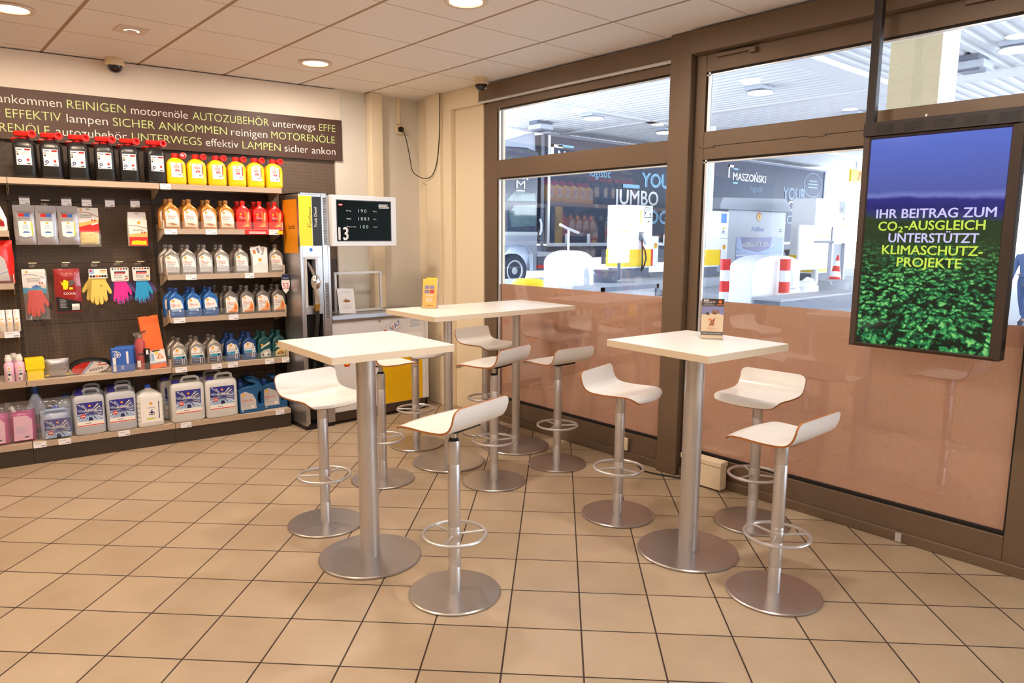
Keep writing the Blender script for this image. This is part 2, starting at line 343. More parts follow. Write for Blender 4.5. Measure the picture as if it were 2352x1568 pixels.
def sgnp(c, e): return math.copysign(abs(c) ** e, c)
class MB:
    def __init__(s): s.v = []; s.f = []; s.fm = []; s.mats = []; s.T = None
    def mi(s, m):
        if m not in s.mats: s.mats.append(m)
        return s.mats.index(m)
    def add(s, vs, fs, m):
        o = len(s.v); k = s.mi(m)
        if s.T is not None: vs = [tuple(s.T @ Vector(p)) for p in vs]
        s.v += [tuple(p) for p in vs]
        for f in fs: s.f.append(tuple(i + o for i in f)); s.fm.append(k)
        return s
    def box(s, x0, x1, y0, y1, z0, z1, m):
        v = [(x, y, z) for z in (z0, z1) for y in (y0, y1) for x in (x0, x1)]
        return s.add(v, [(0, 2, 3, 1), (4, 5, 7, 6), (0, 1, 5, 4), (2, 6, 7, 3), (0, 4, 6, 2), (1, 3, 7, 5)], m)
    def loft(s, rings, m, caps=True, closed=False):
        n = len(rings[0]); v = [p for r in rings for p in r]; f = []
        K = len(rings)
        for i in range(K if closed else K - 1):
            a = i * n; b = ((i + 1) % K) * n
            for j in range(n): f.append((a + j, a + (j + 1) % n, b + (j + 1) % n, b + j))
        if caps and not closed: f.append(tuple(reversed(range(n)))); f.append(tuple(range((K - 1) * n, K * n)))
        return s.add(v, f, m)
    def lathe(s, prof, m, n=32, cx=0, cy=0, cz=0):
        return s.loft([[(cx + r * math.cos(2 * PI * i / n), cy + r * math.sin(2 * PI * i / n), cz + z) for i in range(n)] for r, z in prof], m)
    def cyl(s, cx, cy, z0, z1, r, m, n=32, r2=None):
        return s.lathe([(r, z0), (r if r2 is None else r2, z1)], m, n, cx, cy)
    def ell(s, prof, m, n=36, cx=0, cy=0):
        # prof: (z, half width, half depth, exponent[, dx[, dy]])
        rings = []
        for p in prof:
            z, a, b, e = p[:4]; dx = p[4] if len(p) > 4 else 0; dy = p[5] if len(p) > 5 else 0
            rings.append([(cx + dx + a * sgnp(math.cos(2 * PI * i / n), 2 / e), cy + dy + b * sgnp(math.sin(2 * PI * i / n), 2 / e), z) for i in range(n)])
        return s.loft(rings, m)
    def tube(s, pts, r, m, n=10, closed=False):
        P = [Vector(p) for p in pts]; K = len(P); rings = []; up = None
        for i in range(K):
            if closed: t = P[(i + 1) % K] - P[i - 1]
            else: t = P[min(i + 1, K - 1)] - P[max(i - 1, 0)]
            t.normalize()
            if up is None: up = Vector((0, 0, 1)) if abs(t.z) < .9 else Vector((1, 0, 0))
            a = t.cross(up).normalized(); b = a.cross(t).normalized(); up = b
            rr = r[i] if isinstance(r, (list, tuple)) else r
            rings.append([tuple(P[i] + rr * (math.cos(2 * PI * j / n) * a + math.sin(2 * PI * j / n) * b)) for j in range(n)])
        return s.loft(rings, m, True, closed)
    def ring(s, cx, cy, cz, R_, r, m, n=48, k=10, axis='z'):
        pts = []
        for i in range(n):
            c, d = R_ * math.cos(2 * PI * i / n), R_ * math.sin(2 * PI * i / n)
            pts.append((cx + c, cy + d, cz) if axis == 'z' else (cx + c, cy, cz + d))
        return s.tube(pts, r, m, k, True)
    def prism(s, poly, y0, y1, m, plane='xz', mf=None):
        # polygon given in x,z (front at y0) or x,y (bottom z=y0, top z=y1) or y,z (x=y0..y1)
        n = len(poly)
        g = {'xz': lambda a, b, d: (a, d, b), 'xy': lambda a, b, d: (a, b, d), 'yz': lambda a, b, d: (d, a, b)}[plane]
        ar = sum(poly[i][0] * poly[(i + 1) % n][1] - poly[(i + 1) % n][0] * poly[i][1] for i in range(n))
        if ar < 0: poly = poly[::-1]
        v = [g(a, b, y0) for a, b in poly] + [g(a, b, y1) for a, b in poly]
        flip = plane != 'xz'
        A = tuple(range(n)); B = tuple(reversed(range(n, 2 * n))); q = [(i, i + n, (i + 1) % n + n, (i + 1) % n) for i in range(n)]
        if flip: A, B, q = A[::-1], B[::-1], [t[::-1] for t in q]
        if mf: s.add(v, [A], mf); s.add(v, [B] + q, m)
        else: s.add(v, [A, B] + q, m)
        return s
    def flat(s, poly, y, m):
        n = len(poly); ar = sum(poly[i][0] * poly[(i + 1) % n][1] - poly[(i + 1) % n][0] * poly[i][1] for i in range(n))
        if ar < 0: poly = poly[::-1]
        return s.add([(a, y, b) for a, b in poly], [tuple(range(n))], m)
    def rect(s, x0, x1, z0, z1, y, m): return s.flat([(x0, z0), (x1, z0), (x1, z1), (x0, z1)], y, m)
    def disc(s, x, z, r, y, m, n=20, rz=None): return s.flat([(x + r * math.cos(2 * PI * i / n), z + (rz or r) * math.sin(2 * PI * i / n)) for i in range(n)], y, m)
    def sphere(s, c, r, m, n=20, k=10, z0=-1.0, z1=1.0, sc=(1, 1, 1)):
        a0, a1 = math.asin(max(-1, z0)), math.asin(min(1, z1)); rings = []
        for i in range(k + 1):
            a = a0 + (a1 - a0) * i / k; q = max(1e-4, math.cos(a))
            rings.append([(c[0] + sc[0] * r * q * math.cos(2 * PI * j / n), c[1] + sc[1] * r * q * math.sin(2 * PI * j / n), c[2] + sc[2] * r * math.sin(a)) for j in range(n)])
        return s.loft(rings, m)
    def text(s, t, x, z, h, m, y, w=None, align='L', ang=0.0, shear=0.0, bold=0.0):
        if bold > 0:
            k = h / caph() * bold * .9
            for dx, dz in ((-k, 0), (k, 0), (0, k * .6), (0, -k * .6)): s.text(t, x + dx, z + dz, h, m, y + dx * .02, w, align, ang, shear)
        v, f = text_mesh(t, min(bold, 0.0))
        if not v: return s
        x0 = min(p[0] for p in v); x1 = max(p[0] for p in v); k = h / caph(); kx = k if w is None else w / (x1 - x0)
        W_ = (x1 - x0) * kx; off = {'L': 0, 'C': -W_ / 2, 'R': -W_}[align]
        c, d = math.cos(ang), math.sin(ang); o = []
        for p in v:
            a = (p[0] - x0) * kx + off + shear * p[1] * k; b = p[1] * k
            o.append((x + a * c - b * d, y, z + a * d + b * c))
        return s.add(o, f, m)
    def lines(s, x, z, w, n, dz, m, y, h=.002, align='C'):
        for i in range(n):
            q = w * (.7 + .3 * ((i * 37) % 10) / 10); a = x - q / 2 if align == 'C' else x
            s.rect(a, a + q, z - i * dz - h / 2, z - i * dz + h / 2, y, m)
        return s
    def pecten(s, x, z, r, y, red='red_matt', yel='yellow', dy=.0004):
        def sh(k):
            p = [(-.26, -.92), (.26, -.92), (.34, -.62), (.70, -.60)]
            for i in range(13):
                a = R(-22 + i * 18.7); p.append((1.0 * math.cos(a), .12 + .88 * math.sin(a)))
            p += [(-.70, -.60), (-.34, -.62)]
            return [(x + r * k * a, z + r * (k * b)) for a, b in p]
        s.flat(sh(1.0), y, red); s.flat(sh(.80), y - dy, yel)
        for a in (-50, -25, 0, 25, 50):
            q = R(90 + a); c, d = math.cos(q), math.sin(q); w = r * .045
            p0 = (x, z - r * .45); p1 = (x + r * .70 * c, z + r * (.12 + .66 * d))
            s.flat([(p0[0] - w * .5, p0[1]), (p0[0] + w * .5, p0[1]), (p1[0] + w, p1[1]), (p1[0] - w, p1[1])], y - 2 * dy, red)
        return s
    def build(s, name, parent=None, loc=None, rz=None, bevel=0.0, smooth=True, seg=2, subsurf=0, ang=32):
        me = bpy.data.meshes.new(name); me.from_pydata(s.v, [], s.f)
        for m in s.mats: me.materials.append(MATS[m])
        me.polygons.foreach_set('material_index', s.fm)
        me.update()
        if smooth:
            me.polygons.foreach_set('use_smooth', [True] * len(me.polygons))
            if not bevel and not subsurf: me.set_sharp_from_angle(angle=R(ang))
        o = bpy.data.objects.new(name, me); COL.objects.link(o)
        if parent: o.parent = parent
        if loc: o.location = loc
        if rz is not None: o.rotation_euler = (0, 0, rz)
        if bevel:
            b = o.modifiers.new('bevel', 'BEVEL'); b.width = bevel; b.segments = seg; b.limit_method = 'ANGLE'; b.angle_limit = R(40)
            if smooth: w = o.modifiers.new('wn', 'WEIGHTED_NORMAL'); w.keep_sharp = True
        if subsurf:
            b = o.modifiers.new('sub', 'SUBSURF'); b.levels = subsurf; b.render_levels = subsurf
        return o

def tag(o, label, cat, group=None):
    o['label'] = label; o['category'] = cat
    if group: o['group'] = group
    return o
def thing(name, label, cat, loc=(0, 0, 0), rz=0.0, group=None):
    o = bpy.data.objects.new(name, None); COL.objects.link(o); o.empty_display_size = .1
    o.location = loc; o.rotation_euler = (0, 0, rz)
    return tag(o, label, cat, group)
def struct(o): o['kind'] = 'structure'; return o
def kids(o): return [c for c in list(bpy.data.objects) if c.parent == o]
def dup(root, loc, rz, label, group=None, tree=None):
    def cp(o, par):
        c = o.copy(); COL.objects.link(c); c.parent = par
        for k in tree_of.get(o.name, []): cp(k, c)
        return c
    tree_of = {}
    for o in bpy.data.objects:
        if o.parent: tree_of.setdefault(o.parent.name, []).append(o)
    r = cp(root, None); r.location = loc; r.rotation_euler = (0, 0, rz); r['label'] = label
    if group: r['group'] = group
    return r
ORD = ['first', 'second', 'third', 'fourth', 'fifth', 'sixth', 'seventh', 'eighth', 'ninth', 'tenth']
# shelf-wall frame: u along the wall (to the right), n into the wall
A6 = R(38.64589 - 45)
def SW(u, n, z=0.0): return (u * math.cos(A6) - n * math.sin(A6), u * math.sin(A6) + n * math.cos(A6), z)

# ================================================================ room shell
ZC = 2.82
UA_L = -4.745
b = MB(); b.box(-8.2, .12, -5.2, 7.0, -.06, 0, 'floor_tiles'); struct(b.build('floor', smooth=False))
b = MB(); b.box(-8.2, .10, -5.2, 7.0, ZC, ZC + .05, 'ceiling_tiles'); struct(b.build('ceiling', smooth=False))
# skewed wall carrying the shelving: cream wall with white fascia panel on top
b = MB(); b.box(-8.9, -1.41, 5.735, 5.90, 0, ZC, 'wall_cream'); wb = struct(b.build('wall_back', rz=A6, smooth=False))
f = MB(); f.box(-8.9, -1.418, 5.672, 5.735, 2.50, ZC - .008, 'wall_white'); f.build('fascia_panel', wb, smooth=False)
f = MB(); f.box(-8.9, UA_L, 5.70, 5.735, 0, 2.5, 'upright'); f.build('dark_reflection_board', wb, smooth=False)  # unseen dark boarding, added to darken the wall mirrored in the panes
b = MB(); b.box(-.84, .3, 5.80, 5.95, 0, ZC, 'wall_grey'); w2 = struct(b.build('wall_back_corner', smooth=False))
f = MB(); f.box(-.53, -.405, 5.715, 5.80, 0, ZC, 'wall_cream'); f.build('boxed_pipe', w2, bevel=.012)
f = MB(); f.box(-.212, -.178, 5.785, 5.80, 2.585, ZC, 'duct_cream'); f.build('cable_duct', w2, bevel=.003)
# solid end of the window wall beside the corner
b = MB(); b.box(.03, .2, 4.74, 5.95, 0, ZC, 'wall_cream'); wr = struct(b.build('wall_right', smooth=False))
f = MB(); f.box(-.05, .03, 5.345, 5.56, 0, ZC, 'wall_cream'); f.box(-.02, .03, 5.22, 5.345, 0, ZC, 'wall_cream'); f.box(-.02, .03, 4.83, 5.22, 2.665, ZC, 'wall_cream'); f.box(.012, .03, 4.745, 4.79, 0, 2.66, 'frame_brown'); f.box(.0, .03, 4.79, 4.80, 0, 2.665, 'wall_cream'); f.build('wall_casing', wr, bevel=.006)
b = MB(); b.box(-8.2, -8.05, -5.2, 7.0, 0, ZC, 'wall_cream'); struct(b.build('wall_left', smooth=False))
b = MB(); b.box(-8.2, .12, -5.2, -5.05, 0, ZC, 'wall_cream'); struct(b.build('wall_rear', smooth=False))

# ---- window wall: plane x = 0, room on the negative side
def window(name, y0, y1, g0, g1, film, bars, header_x, fx):
    # y0..y1 outer frame, g0..g1 glass; fx frame face x; bars: (bottom rail top, film top, transom bottom, transom top, glass top)
    r = bpy.data.objects.new(name, None); COL.objects.link(r); r['kind'] = 'structure'
    zb, zf, t0, t1, zt = bars; bk = fx + .07
    m = MB(); m.box(fx, bk, y0, g0, 0, 2.70, 'frame_brown'); m.box(fx, bk, g1, y1, 0, 2.70, 'frame_brown')
    m.box(fx, bk, g0, g1, 0, zb - .016, 'frame_brown'); m.box(fx, bk, g0, g1, t0, t1, 'frame_brown'); m.box(fx, bk, g0, g1, zt, 2.70, 'frame_brown')
    m.build('window_frame', r, bevel=.004)
    m = MB(); m.box(fx - .022, fx, y0, y1, 0, .055, 'frame_brown'); m.build('sill_profile', r, bevel=.004)
    m = MB(); gx = fx + .012
    m.box(gx, gx + .03, g0, g1, zb - .016, zb, 'gasket')
    for (a, c) in ((zb, t0), (t1, zt)):
        m.box(gx, gx + .03, g1 - .012, g1, a, c, 'gasket'); m.box(gx - .004, gx + .01, g1 - .026, g1 - .012, a, c, 'alu_edge')
        m.box(gx, gx + .03, g0, g0 + .008, a, c, 'gasket'); m.box(gx, gx + .03, g0, g1, c - .012, c, 'gasket'); m.box(gx - .004, gx + .01, g0, g1, c - .020, c - .012, 'alu_edge')
    m.build('glazing_gasket', r, smooth=False)
    for (a, c) in ((zb, t0), (t1, zt)):
        m = MB(); m.box(gx + .014, gx + .020, g0, g1, a, c, 'pane'); m.build('pane', r, smooth=False)
    if film:
        m = MB(); m.box(gx + .024, gx + .026, g0, g1, zb, zf, 'woven_film'); m.build('privacy_film', r, smooth=False)
    m = MB(); m.box(header_x, .10, y0, y1, 2.672, ZC - .012, 'frame_brown'); m.build('header_box', r, bevel=.005)
    return r
w1 = window('window_1', 2.865, 4.74, 2.885, 4.612, True, (.205, 1.175, 2.047, 2.19, 2.60), -.02, .0)
m = MB(); m.tube([(-.024, 2.87, 2.668), (-.024, 4.83, 2.668)], .011, 'alu_edge'); m.box(-.02, .03, 4.74, 4.83, 2.665, ZC - .012, 'frame_brown'); m.build('header_cover', w1, smooth=True)
w3 = window('window_2', .60, 2.70, .865, 2.628, True, (.190, 1.178, 2.047, 2.216, 2.566), -.075, .0)
m = MB()
for yy in (2.33, 1.02):   # hopper window stays on the top rail
    m.box(-.03, .0, yy - .04, yy, 2.625, 2.655, 'frame_brown'); m.box(-.022, -.004, yy - .02, yy + .22, 2.640, 2.662, 'frame_brown')
m.build('window_stay', w3, bevel=.003)
m = MB()
for yy in (2.62, 1.93): m.box(-.008, 0, yy - .07, yy + .02, 2.118, 2.128, 'frame_brown')
m.box(-.002, .0, .87, 2.66, 2.124, 2.127, 'gasket'); m.build('window_hinge', w3, smooth=False)
m = MB(); m.box(-.03, -.022, 1.30, 1.33, .005, .05, 'alu_edge'); m.build('sill_end_cap', w3, smooth=False)
window('window_3', -1.55, .60, -1.35, .40, False, (.12, 1.178, 2.047, 2.216, 2.566), -.075, .0)
window('window_4', -3.6, -1.55, -3.4, -1.75, False, (.12, 1.178, 2.047, 2.216, 2.566), -.075, .0)
b = MB(); b.box(0, .15, -5.2, -3.6, 0, ZC, 'wall_cream'); struct(b.build('wall_right_rear', smooth=False))
b = MB(); b.box(-.05, .12, 2.705, 2.862, 0, ZC - .002, 'frame_brown'); struct(b.build('trim_1', bevel=.006))   # steel post between the windows

# ================================================================ tables and stools
def make_table(post_r):
    t = thing('bar_table', '', 'table')
    m = MB(); m.box(-.305, .305, -.305, .305, 1.040, 1.072, 'laminate_edge'); m.box(-.3052, .3052, -.3052, .3052, 1.0715, 1.0735, 'laminate'); m.build('tabletop', t, bevel=.002)
    m = MB(); m.box(-.20, .20, -.035, .035, 1.024, 1.040, 'black'); m.box(-.035, .035, -.20, .20, 1.024, 1.040, 'black'); m.build('mounting_cross', t, smooth=False)
    m = MB(); m.cyl(0, 0, .012, 1.024, post_r, 'steel', 40); m.lathe([(post_r + .0005, .55), (post_r + .0008, .551), (post_r + .0005, .552)], 'steel', 40); m.build('post', t)
    m = MB(); m.lathe([(.001, 0), (.244, 0), (.250, .003), (.250, .009), (.245, .013), (.001, .014)], 'steel_base', 64); m.build('base_plate', t)
    return t
TB = [(-2.200, 2.965, -3, .047, 'square white bar table with thick steel post at the front left, nearest the oil shelves'),
      (-.950, 1.975, -4, .047, 'square white bar table holding the safari leaflet stand, in front of the brown window post'),
      (-1.018, 3.920, -2, .030, 'left of two joined white bar tables in the corner, holding the yellow leaflet holder'),
      (-.404, 3.905, -2, .030, 'right of two joined white bar tables in the corner, the one against the window film')]
protos = {}
for x, y, a, pr, lab in TB:
    if pr not in protos:
        t = make_table(pr); protos[pr] = t; t.location = (x, y, 0); t.rotation_euler = (0, 0, R(a)); t['label'] = lab; t['group'] = 'white bar tables'
    else: dup(protos[pr], (x, y, 0), R(a), lab, 'white bar tables')

def seat_mesh(z0):
    # moulded plywood shell, front edge at -y, raised lip at +y
    prof = [(.152, .108), (.149, .085), (.144, .060), (.135, .037), (.121, .018), (.099, .006), (.070, .001), (.03, -.001), (-.01, -.002), (-.05, -.001), (-.10, .001), (-.140, .0), (-.167, -.006), (-.186, -.018), (-.197, -.034)]
    # resample finely
    P = []
    for i in range(len(prof) - 1):
        for k in range(3): P.append(tuple(prof[i][j] + (prof[i + 1][j] - prof[i][j]) * k / 3 for j in (0, 1)))
    P.append(prof[-1])
    for _ in range(2): P = [P[0]] + [tuple((P[i - 1][j] + 2 * P[i][j] + P[i + 1][j]) / 4 for j in (0, 1)) for i in range(1, len(P) - 1)] + [P[-1]]
    L = [0]
    for i in range(1, len(P)): L.append(L[-1] + math.hypot(P[i][0] - P[i - 1][0], P[i][1] - P[i - 1][1]))
    T = L[-1]; nT = 12; th = .0088; top = []; bot = []
    for i, (y, z) in enumerate(P):
        a = P[max(0, i - 1)]; c = P[min(len(P) - 1, i + 1)]; ty, tz = c[0] - a[0], c[1] - a[1]; q = math.hypot(ty, tz); ny, nz = tz / q, -ty / q
        if nz < 0 and i > 6: ny, nz = -ny, -nz
        s = L[i]; hw = .184 + .004 * math.cos(PI * s / T)
        for d, rr in ((s, .034), (T - s, .05)):
            if d < rr: hw -= rr - math.sqrt(max(0, rr * rr - (rr - d) ** 2))
        hw = max(hw, .10)
        for k in range(nT + 1):
            t = -1 + 2 * k / nT
            fr = max(0, (s - T * .55) / (T * .45)); yy = y - .024 * fr * (1 - t * t) + .012 * fr; zz = z + z0
            dish = -.004 * (1 - t * t) * (1 if .25 < s / T < .8 else 0)
            top.append((hw * t, yy, zz + dish)); bot.append((hw * t, yy - ny * th, zz - nz * th + dish))
    m = MB(); n = len(P); w = nT + 1
    F = [(i * w + k, (i + 1) * w + k, (i + 1) * w + k + 1, i * w + k + 1) for i in range(n - 1) for k in range(nT)]
    m.add(top, F, 'seat_white'); m.add(bot, [f_[::-1] for f_ in F], 'seat_white')
    E = [k for k in range(w)] + [i * w + nT for i in range(1, n)] + [(n - 1) * w + k for k in range(nT - 1, -1, -1)] + [i * w for i in range(n - 2, 0, -1)]
    e = MB(); vs = [top[i] for i in E] + [bot[i] for i in E]; q = len(E)
    m.add(vs, [(i, i + q, (i + 1) % q + q, (i + 1) % q) for i in range(q)], 'plywood')
    return m
def make_stool(z0, spoke):
    t = thing('bar_stool', '', 'stool')
    seat_mesh(z0).build('seat', t, ang=50)
    m = MB(); m.box(-.085, .085, -.10, .08, z0 - .022, z0 - .0105, 'black'); m.build('seat_plate', t, smooth=False)
    m = MB(); m.cyl(0, 0, .69, z0 - .022, .0135, 'steel', 20); m.lathe([(.0135, .7), (.021, .7), (.021, .712), (.0135, .715)], 'black', 24); m.build('gas_piston', t)
    m = MB(); pr = [(.0275, .013)]
    for zz in (.13, .245, .315, .60): pr += [(.0275, zz - .0016), (.0266, zz), (.0275, zz + .0016)]
    pr += [(.0275, .697), (.0255, .703), (.001, .703)]
    m.lathe(pr, 'satin_alu', 32); m.build('column', t)
    m = MB(); m.ring(0, 0, .278, .138, .0082, 'satin_alu')
    for k in range(3):
        a = R(spoke + 120 * k); m.tube([(.026 * math.cos(a), .026 * math.sin(a), .276), (.134 * math.cos(a), .134 * math.sin(a), .278)], .0058, 'satin_alu')
    m.lathe([(.0282, .262), (.0292, .264), (.0292, .292), (.0282, .294)], 'satin_alu', 32); m.build('foot_ring', t)
    m = MB(); m.lathe([(.001, 0), (.200, 0), (.205, .003), (.205, .008), (.200, .0115), (.04, .013), (.001, .0135)], 'steel_base', 56); m.build('base_plate', t)
    return t
# x, y, angle (0 = front of seat towards -y), raised seat?, label
ST = [(-2.176, 3.485, 6, 0, 'low bar stool with its lip towards the shelves, behind the front left table'),
      (-2.100, 2.400, 194, 1, 'raised bar stool in front of the front left table, lip towards the viewer'),
      (-1.560, 3.906, 90, 1, 'raised bar stool half hidden behind the post of the front left table'),
      (-.955, 4.425, 4, 0, 'bar stool in front of the yellow cabinet panel, seat partly hidden by a table top'),
      (-.315, 4.380, 5, 0, 'farthest bar stool, beside the cream wall under the joined tables'),
      (-1.035, 3.405, 196, 1, 'raised bar stool with black seat plate in front of the joined corner tables'),
      (-.466, 3.400, 180, 0, 'low bar stool with its lip to the camera beside the left window film'),
      (-.851, 2.520, 14, 0, 'bar stool behind the right table, open seat facing the camera beside the window post'),
      (-.362, 1.960, 273, 0, 'bar stool between the right table and the film of the sliding window'),
      (-1.023, 1.467, 180, 0, 'bar stool at the front right, its curved lip towards the camera')]
sp = {}
for x, y, a, hi, lab in ST:
    if hi not in sp:
        t = make_stool(.785 if hi else .733, 20); sp[hi] = t; t.location = (x, y, 0); t.rotation_euler = (0, 0, R(a)); t['label'] = lab; t['group'] = 'white plywood bar stools'
    else: dup(sp[hi], (x, y, 0), R(a), lab, 'white plywood bar stools')

# ---- leaflet stands on the tables
t = thing('leaflet_stand', 'safari ticket leaflets in a clear stand on the right table', 'leaflet stand', (-.822, 1.975, 1.0735), R(-58))
m = MB(); w_, h_ = .052, .20
T_ = Matrix.Rotation(R(-10), 4, 'X'); m.T = T_
m.box(-w_, w_, -.006, .012, .004, h_, 'sand'); m.build('leaflet', t, smooth=False)
m = MB(); m.T = T_; y = -.0065
m.rect(-w_, w_, .162, h_, y, 'dark_brown'); m.rect(-w_, w_, .122, .162, y, 'skyblue_photo'); m.rect(-w_, w_, .02, .037, y, 'dark_brown')
m.flat([(-w_, .118), (-.02, .127), (.01, .131), (.03, .128), (w_, .120), (w_, .112), (-w_, .112)], y - .0003, 'sand')
m.text('FREIKARTE', -.045, .180, .0075, 'label_white', y - .0004, w=.055); m.rect(-.045, -.02, .191, .195, y - .0003, 'label_white'); m.lines(-.045, .175, .06, 3, .0035, 'print_grey', y - .0003, .0016, 'L')
m.disc(.034, .186, .008, y - .0003, 'orange'); m.rect(.02, .048, .172, .1745, y - .0004, 'orange')
m.flat([(-.035, .122), (-.028, .136), (-.018, .130), (-.012, .118)], y - .0005, 'dark_brown')
m.flat([(-.006, .126), (.0, .146), (.008, .148), (.011, .134), (.022, .148), (.028, .146), (.03, .128), (.012, .122)], y - .0005, 'plywood'); m.flat([(.002, .126), (.008, .134), (.016, .130), (.012, .123)], y - .0007, 'dark_brown')
for k in range(5): m.flat([(-.016 + k * .005, .066), (-.008 + k * .005, .092 + .004 * k), (-.005 + k * .005, .092 + .004 * k), (-.012 + k * .005, .066)], y - .0005, 'dark_brown' if k % 2 else 'orange')
m.flat([(-.022, .092), (-.012, .104), (-.004, .100), (-.008, .092)], y - .0005, 'orange')
m.text('SERENGETI PARK', 0, .052, .0045, 'orange', y - .0004, w=.05, align='C'); m.text('HODENHAGEN', 0, .045, .0035, 'orange', y - .0004, w=.028, align='C')
m.text('IM BEST SAFARI WEEKEND', 0, .0255, .006, 'label_white', y - .0004, w=.09, align='C'); m.build('leaflet_print', t, smooth=False)
m = MB(); m.T = T_; m.box(-w_ - .003, w_ + .003, -.009, -.007, .0, .17, 'acrylic'); m.box(-w_ - .003, w_ + .003, .014, .017, .0, h_ + .006, 'acrylic'); m.box(w_ + .001, w_ + .003, -.007, .014, 0, h_, 'acrylic'); m.box(-w_ - .003, w_ + .003, -.06, .06, -.0, .0025, 'acrylic')
m.T = None
m.build('clear_stand', t, smooth=False)
t = thing('leaflet_holder', 'clear holder of yellow food leaflets on the left joined corner table', 'leaflet holder', (-1.058, 4.085, 1.0735), R(-54))
m = MB(); m.T = T_; m.box(-.05, .05, -.004, .014, .004, .205, 'leaflet_yellow'); m.box(-.03, .045, .016, .018, .1, .216, 'yellow'); m.build('leaflet', t, smooth=False)
m = MB(); m.T = T_; y = -.0045
for i in range(4): m.rect(-.036 + .037 * (i % 2), -.003 + .037 * (i % 2), .105 + .03 * (i // 2), .13 + .03 * (i // 2), y, 'violet_photo' if i != 1 else 'pouch_red')
m.lines(0, .095, .07, 2, .006, 'label_white', y, .003); m.disc(0, .06, .022, y, 'label_white', rz=.014); m.disc(.002, .061, .012, y - .0003, 'orange_light', rz=.008)
m.rect(-.03, -.012, .016, .022, y, 'orange'); m.rect(-.006, .008, .016, .022, y, 'dark_brown'); m.rect(.014, .032, .016, .022, y, 'orange'); m.build('leaflet_print', t, smooth=False)
m = MB(); m.T = T_; m.box(-.056, .056, -.009, -.007, 0, .13, 'acrylic'); m.box(-.056, .056, .026, .029, 0, .212, 'acrylic'); m.box(-.056, -.053, -.007, .026, 0, .2, 'acrylic'); m.box(.053, .056, -.007, .026, 0, .2, 'acrylic'); m.box(-.06, .06, .0, .06, 0, .003, 'acrylic'); m.build('clear_pocket', t, smooth=False)
m = MB(); m.T = T_; m.box(-.048, .048, .034, .044, .004, .10, 'orange'); m.build('orange_leaflet', t, smooth=False)

# ================================================================ ceiling fixtures
def downlight(x, y, lab):
    t = thing('recessed_downlight', lab, 'ceiling light', (x, y, ZC), 0, 'round downlights in the ceiling')
    m = MB(); m.lathe([(.088, .0), (.118, -.002), (.120, -.007), (.112, -.012), (.092, -.010), (.086, -.001)], 'lamp_ring', 40); m.build('trim_ring', t)
    m = MB(); m.lathe([(.086, -.004), (.06, -.003), (.055, -.007), (.03, -.006), (.001, -.005)], 'lamp_glow', 32); m.build('lamp', t)
downlight(-3.215, 5.01, 'round ceiling downlight at the top left corner of the photo')
downlight(-1.372, 5.045, 'round ceiling downlight above the end of the brown lettered banner')
downlight(-1.405, 3.20, 'large round ceiling downlight above the bar tables, cut by the top of the photo')
t = thing('square_downlight', 'square ceiling downlight with a tilted round lamp near the dome camera', 'ceiling light', (-2.60, 5.02, ZC))
m = MB(); m.box(-.085, .085, -.085, .085, -.008, 0, 'lamp_ring'); m.build('cover_plate', t, bevel=.002)
m = MB(); m.lathe([(.048, -.0085), (.050, -.010), (.046, -.010)], 'lamp_ring', 28); m.lathe([(.046, -.0095), (.001, -.0085)], 'black', 28); m.build('lamp_opening', t)
m = MB(); m.flat([(0, 0), (1, 0), (1, 1)], 0, 'lamp_glow')
m = MB(); pts = [(.044 * math.cos(R(a)), .044 * math.sin(R(a))) for a in range(170, 371, 10)] + [(.030 * math.cos(R(a)), -.006 + .030 * math.sin(R(a))) for a in range(370, 169, -10)]
m.add([(a, c, -.0105) for a, c in pts], [tuple(range(len(pts)))[::-1]], 'lamp_glow'); m.build('lamp', t, smooth=False)
def dome(x, y, lab, rz=0):
    t = thing('dome_camera', lab, 'security camera', (x, y, ZC), rz, 'dome security cameras')
    m = MB(); m.lathe([(.001, 0), (.060, 0), (.062, -.045), (.056, -.052), (.050, -.052)], 'camera_cream', 36); m.build('housing', t)
    m = MB(); m.sphere((0, 0, -.052), .050, 'dome_dark', 28, 10, -1.0, 0.0); m.build('dome', t)
    return t
dome(-2.50, 5.905, 'cream dome camera with dark dome above the lettered banner')
t = dome(-.16, 4.62, 'cream dome camera on the ceiling at the left end of the window header')
m = MB(); m.sphere((.022, -.028, -.074), .016, 'chrome', 16, 8); m.build('lens', t)

# ---- wall socket with hanging cable, heater end box, floor sockets
t = thing('wall_socket', 'cream wall socket under a cable duct high in the corner', 'socket', (-.192, 5.80, 2.538))
m = MB(); m.box(-.042, .042, -.032, 0, -.042, .042, 'socket_cream'); m.build('cover', t, bevel=.006)
m = MB(); m.cyl(0, 0, 0, .001, .001, 'black', 6); m = MB(); m.T = Matrix.Rotation(R(90), 4, 'X'); m.cyl(0, 0, .030, .058, .024, 'black', 24); m.build('plug', t, bevel=.003)
pts = []
from math import cosh
c0 = Vector((-.185, 5.745, 2.53)); c1 = Vector((-.055, 5.33, 2.82))
keys = [Vector((-.192, 5.745, 2.538)), Vector((-.165, 5.72, 2.46)), Vector((-.14, 5.70, 2.30)), Vector((-.125, 5.68, 2.17)), Vector((-.105, 5.62, 2.115)), Vector((-.08, 5.53, 2.09)), Vector((-.065, 5.44, 2.12)), Vector((-.057, 5.38, 2.24)), Vector((-.056, 5.345, 2.45)), Vector((-.055, 5.335, 2.65)), Vector((-.055, 5.33, 2.815))]
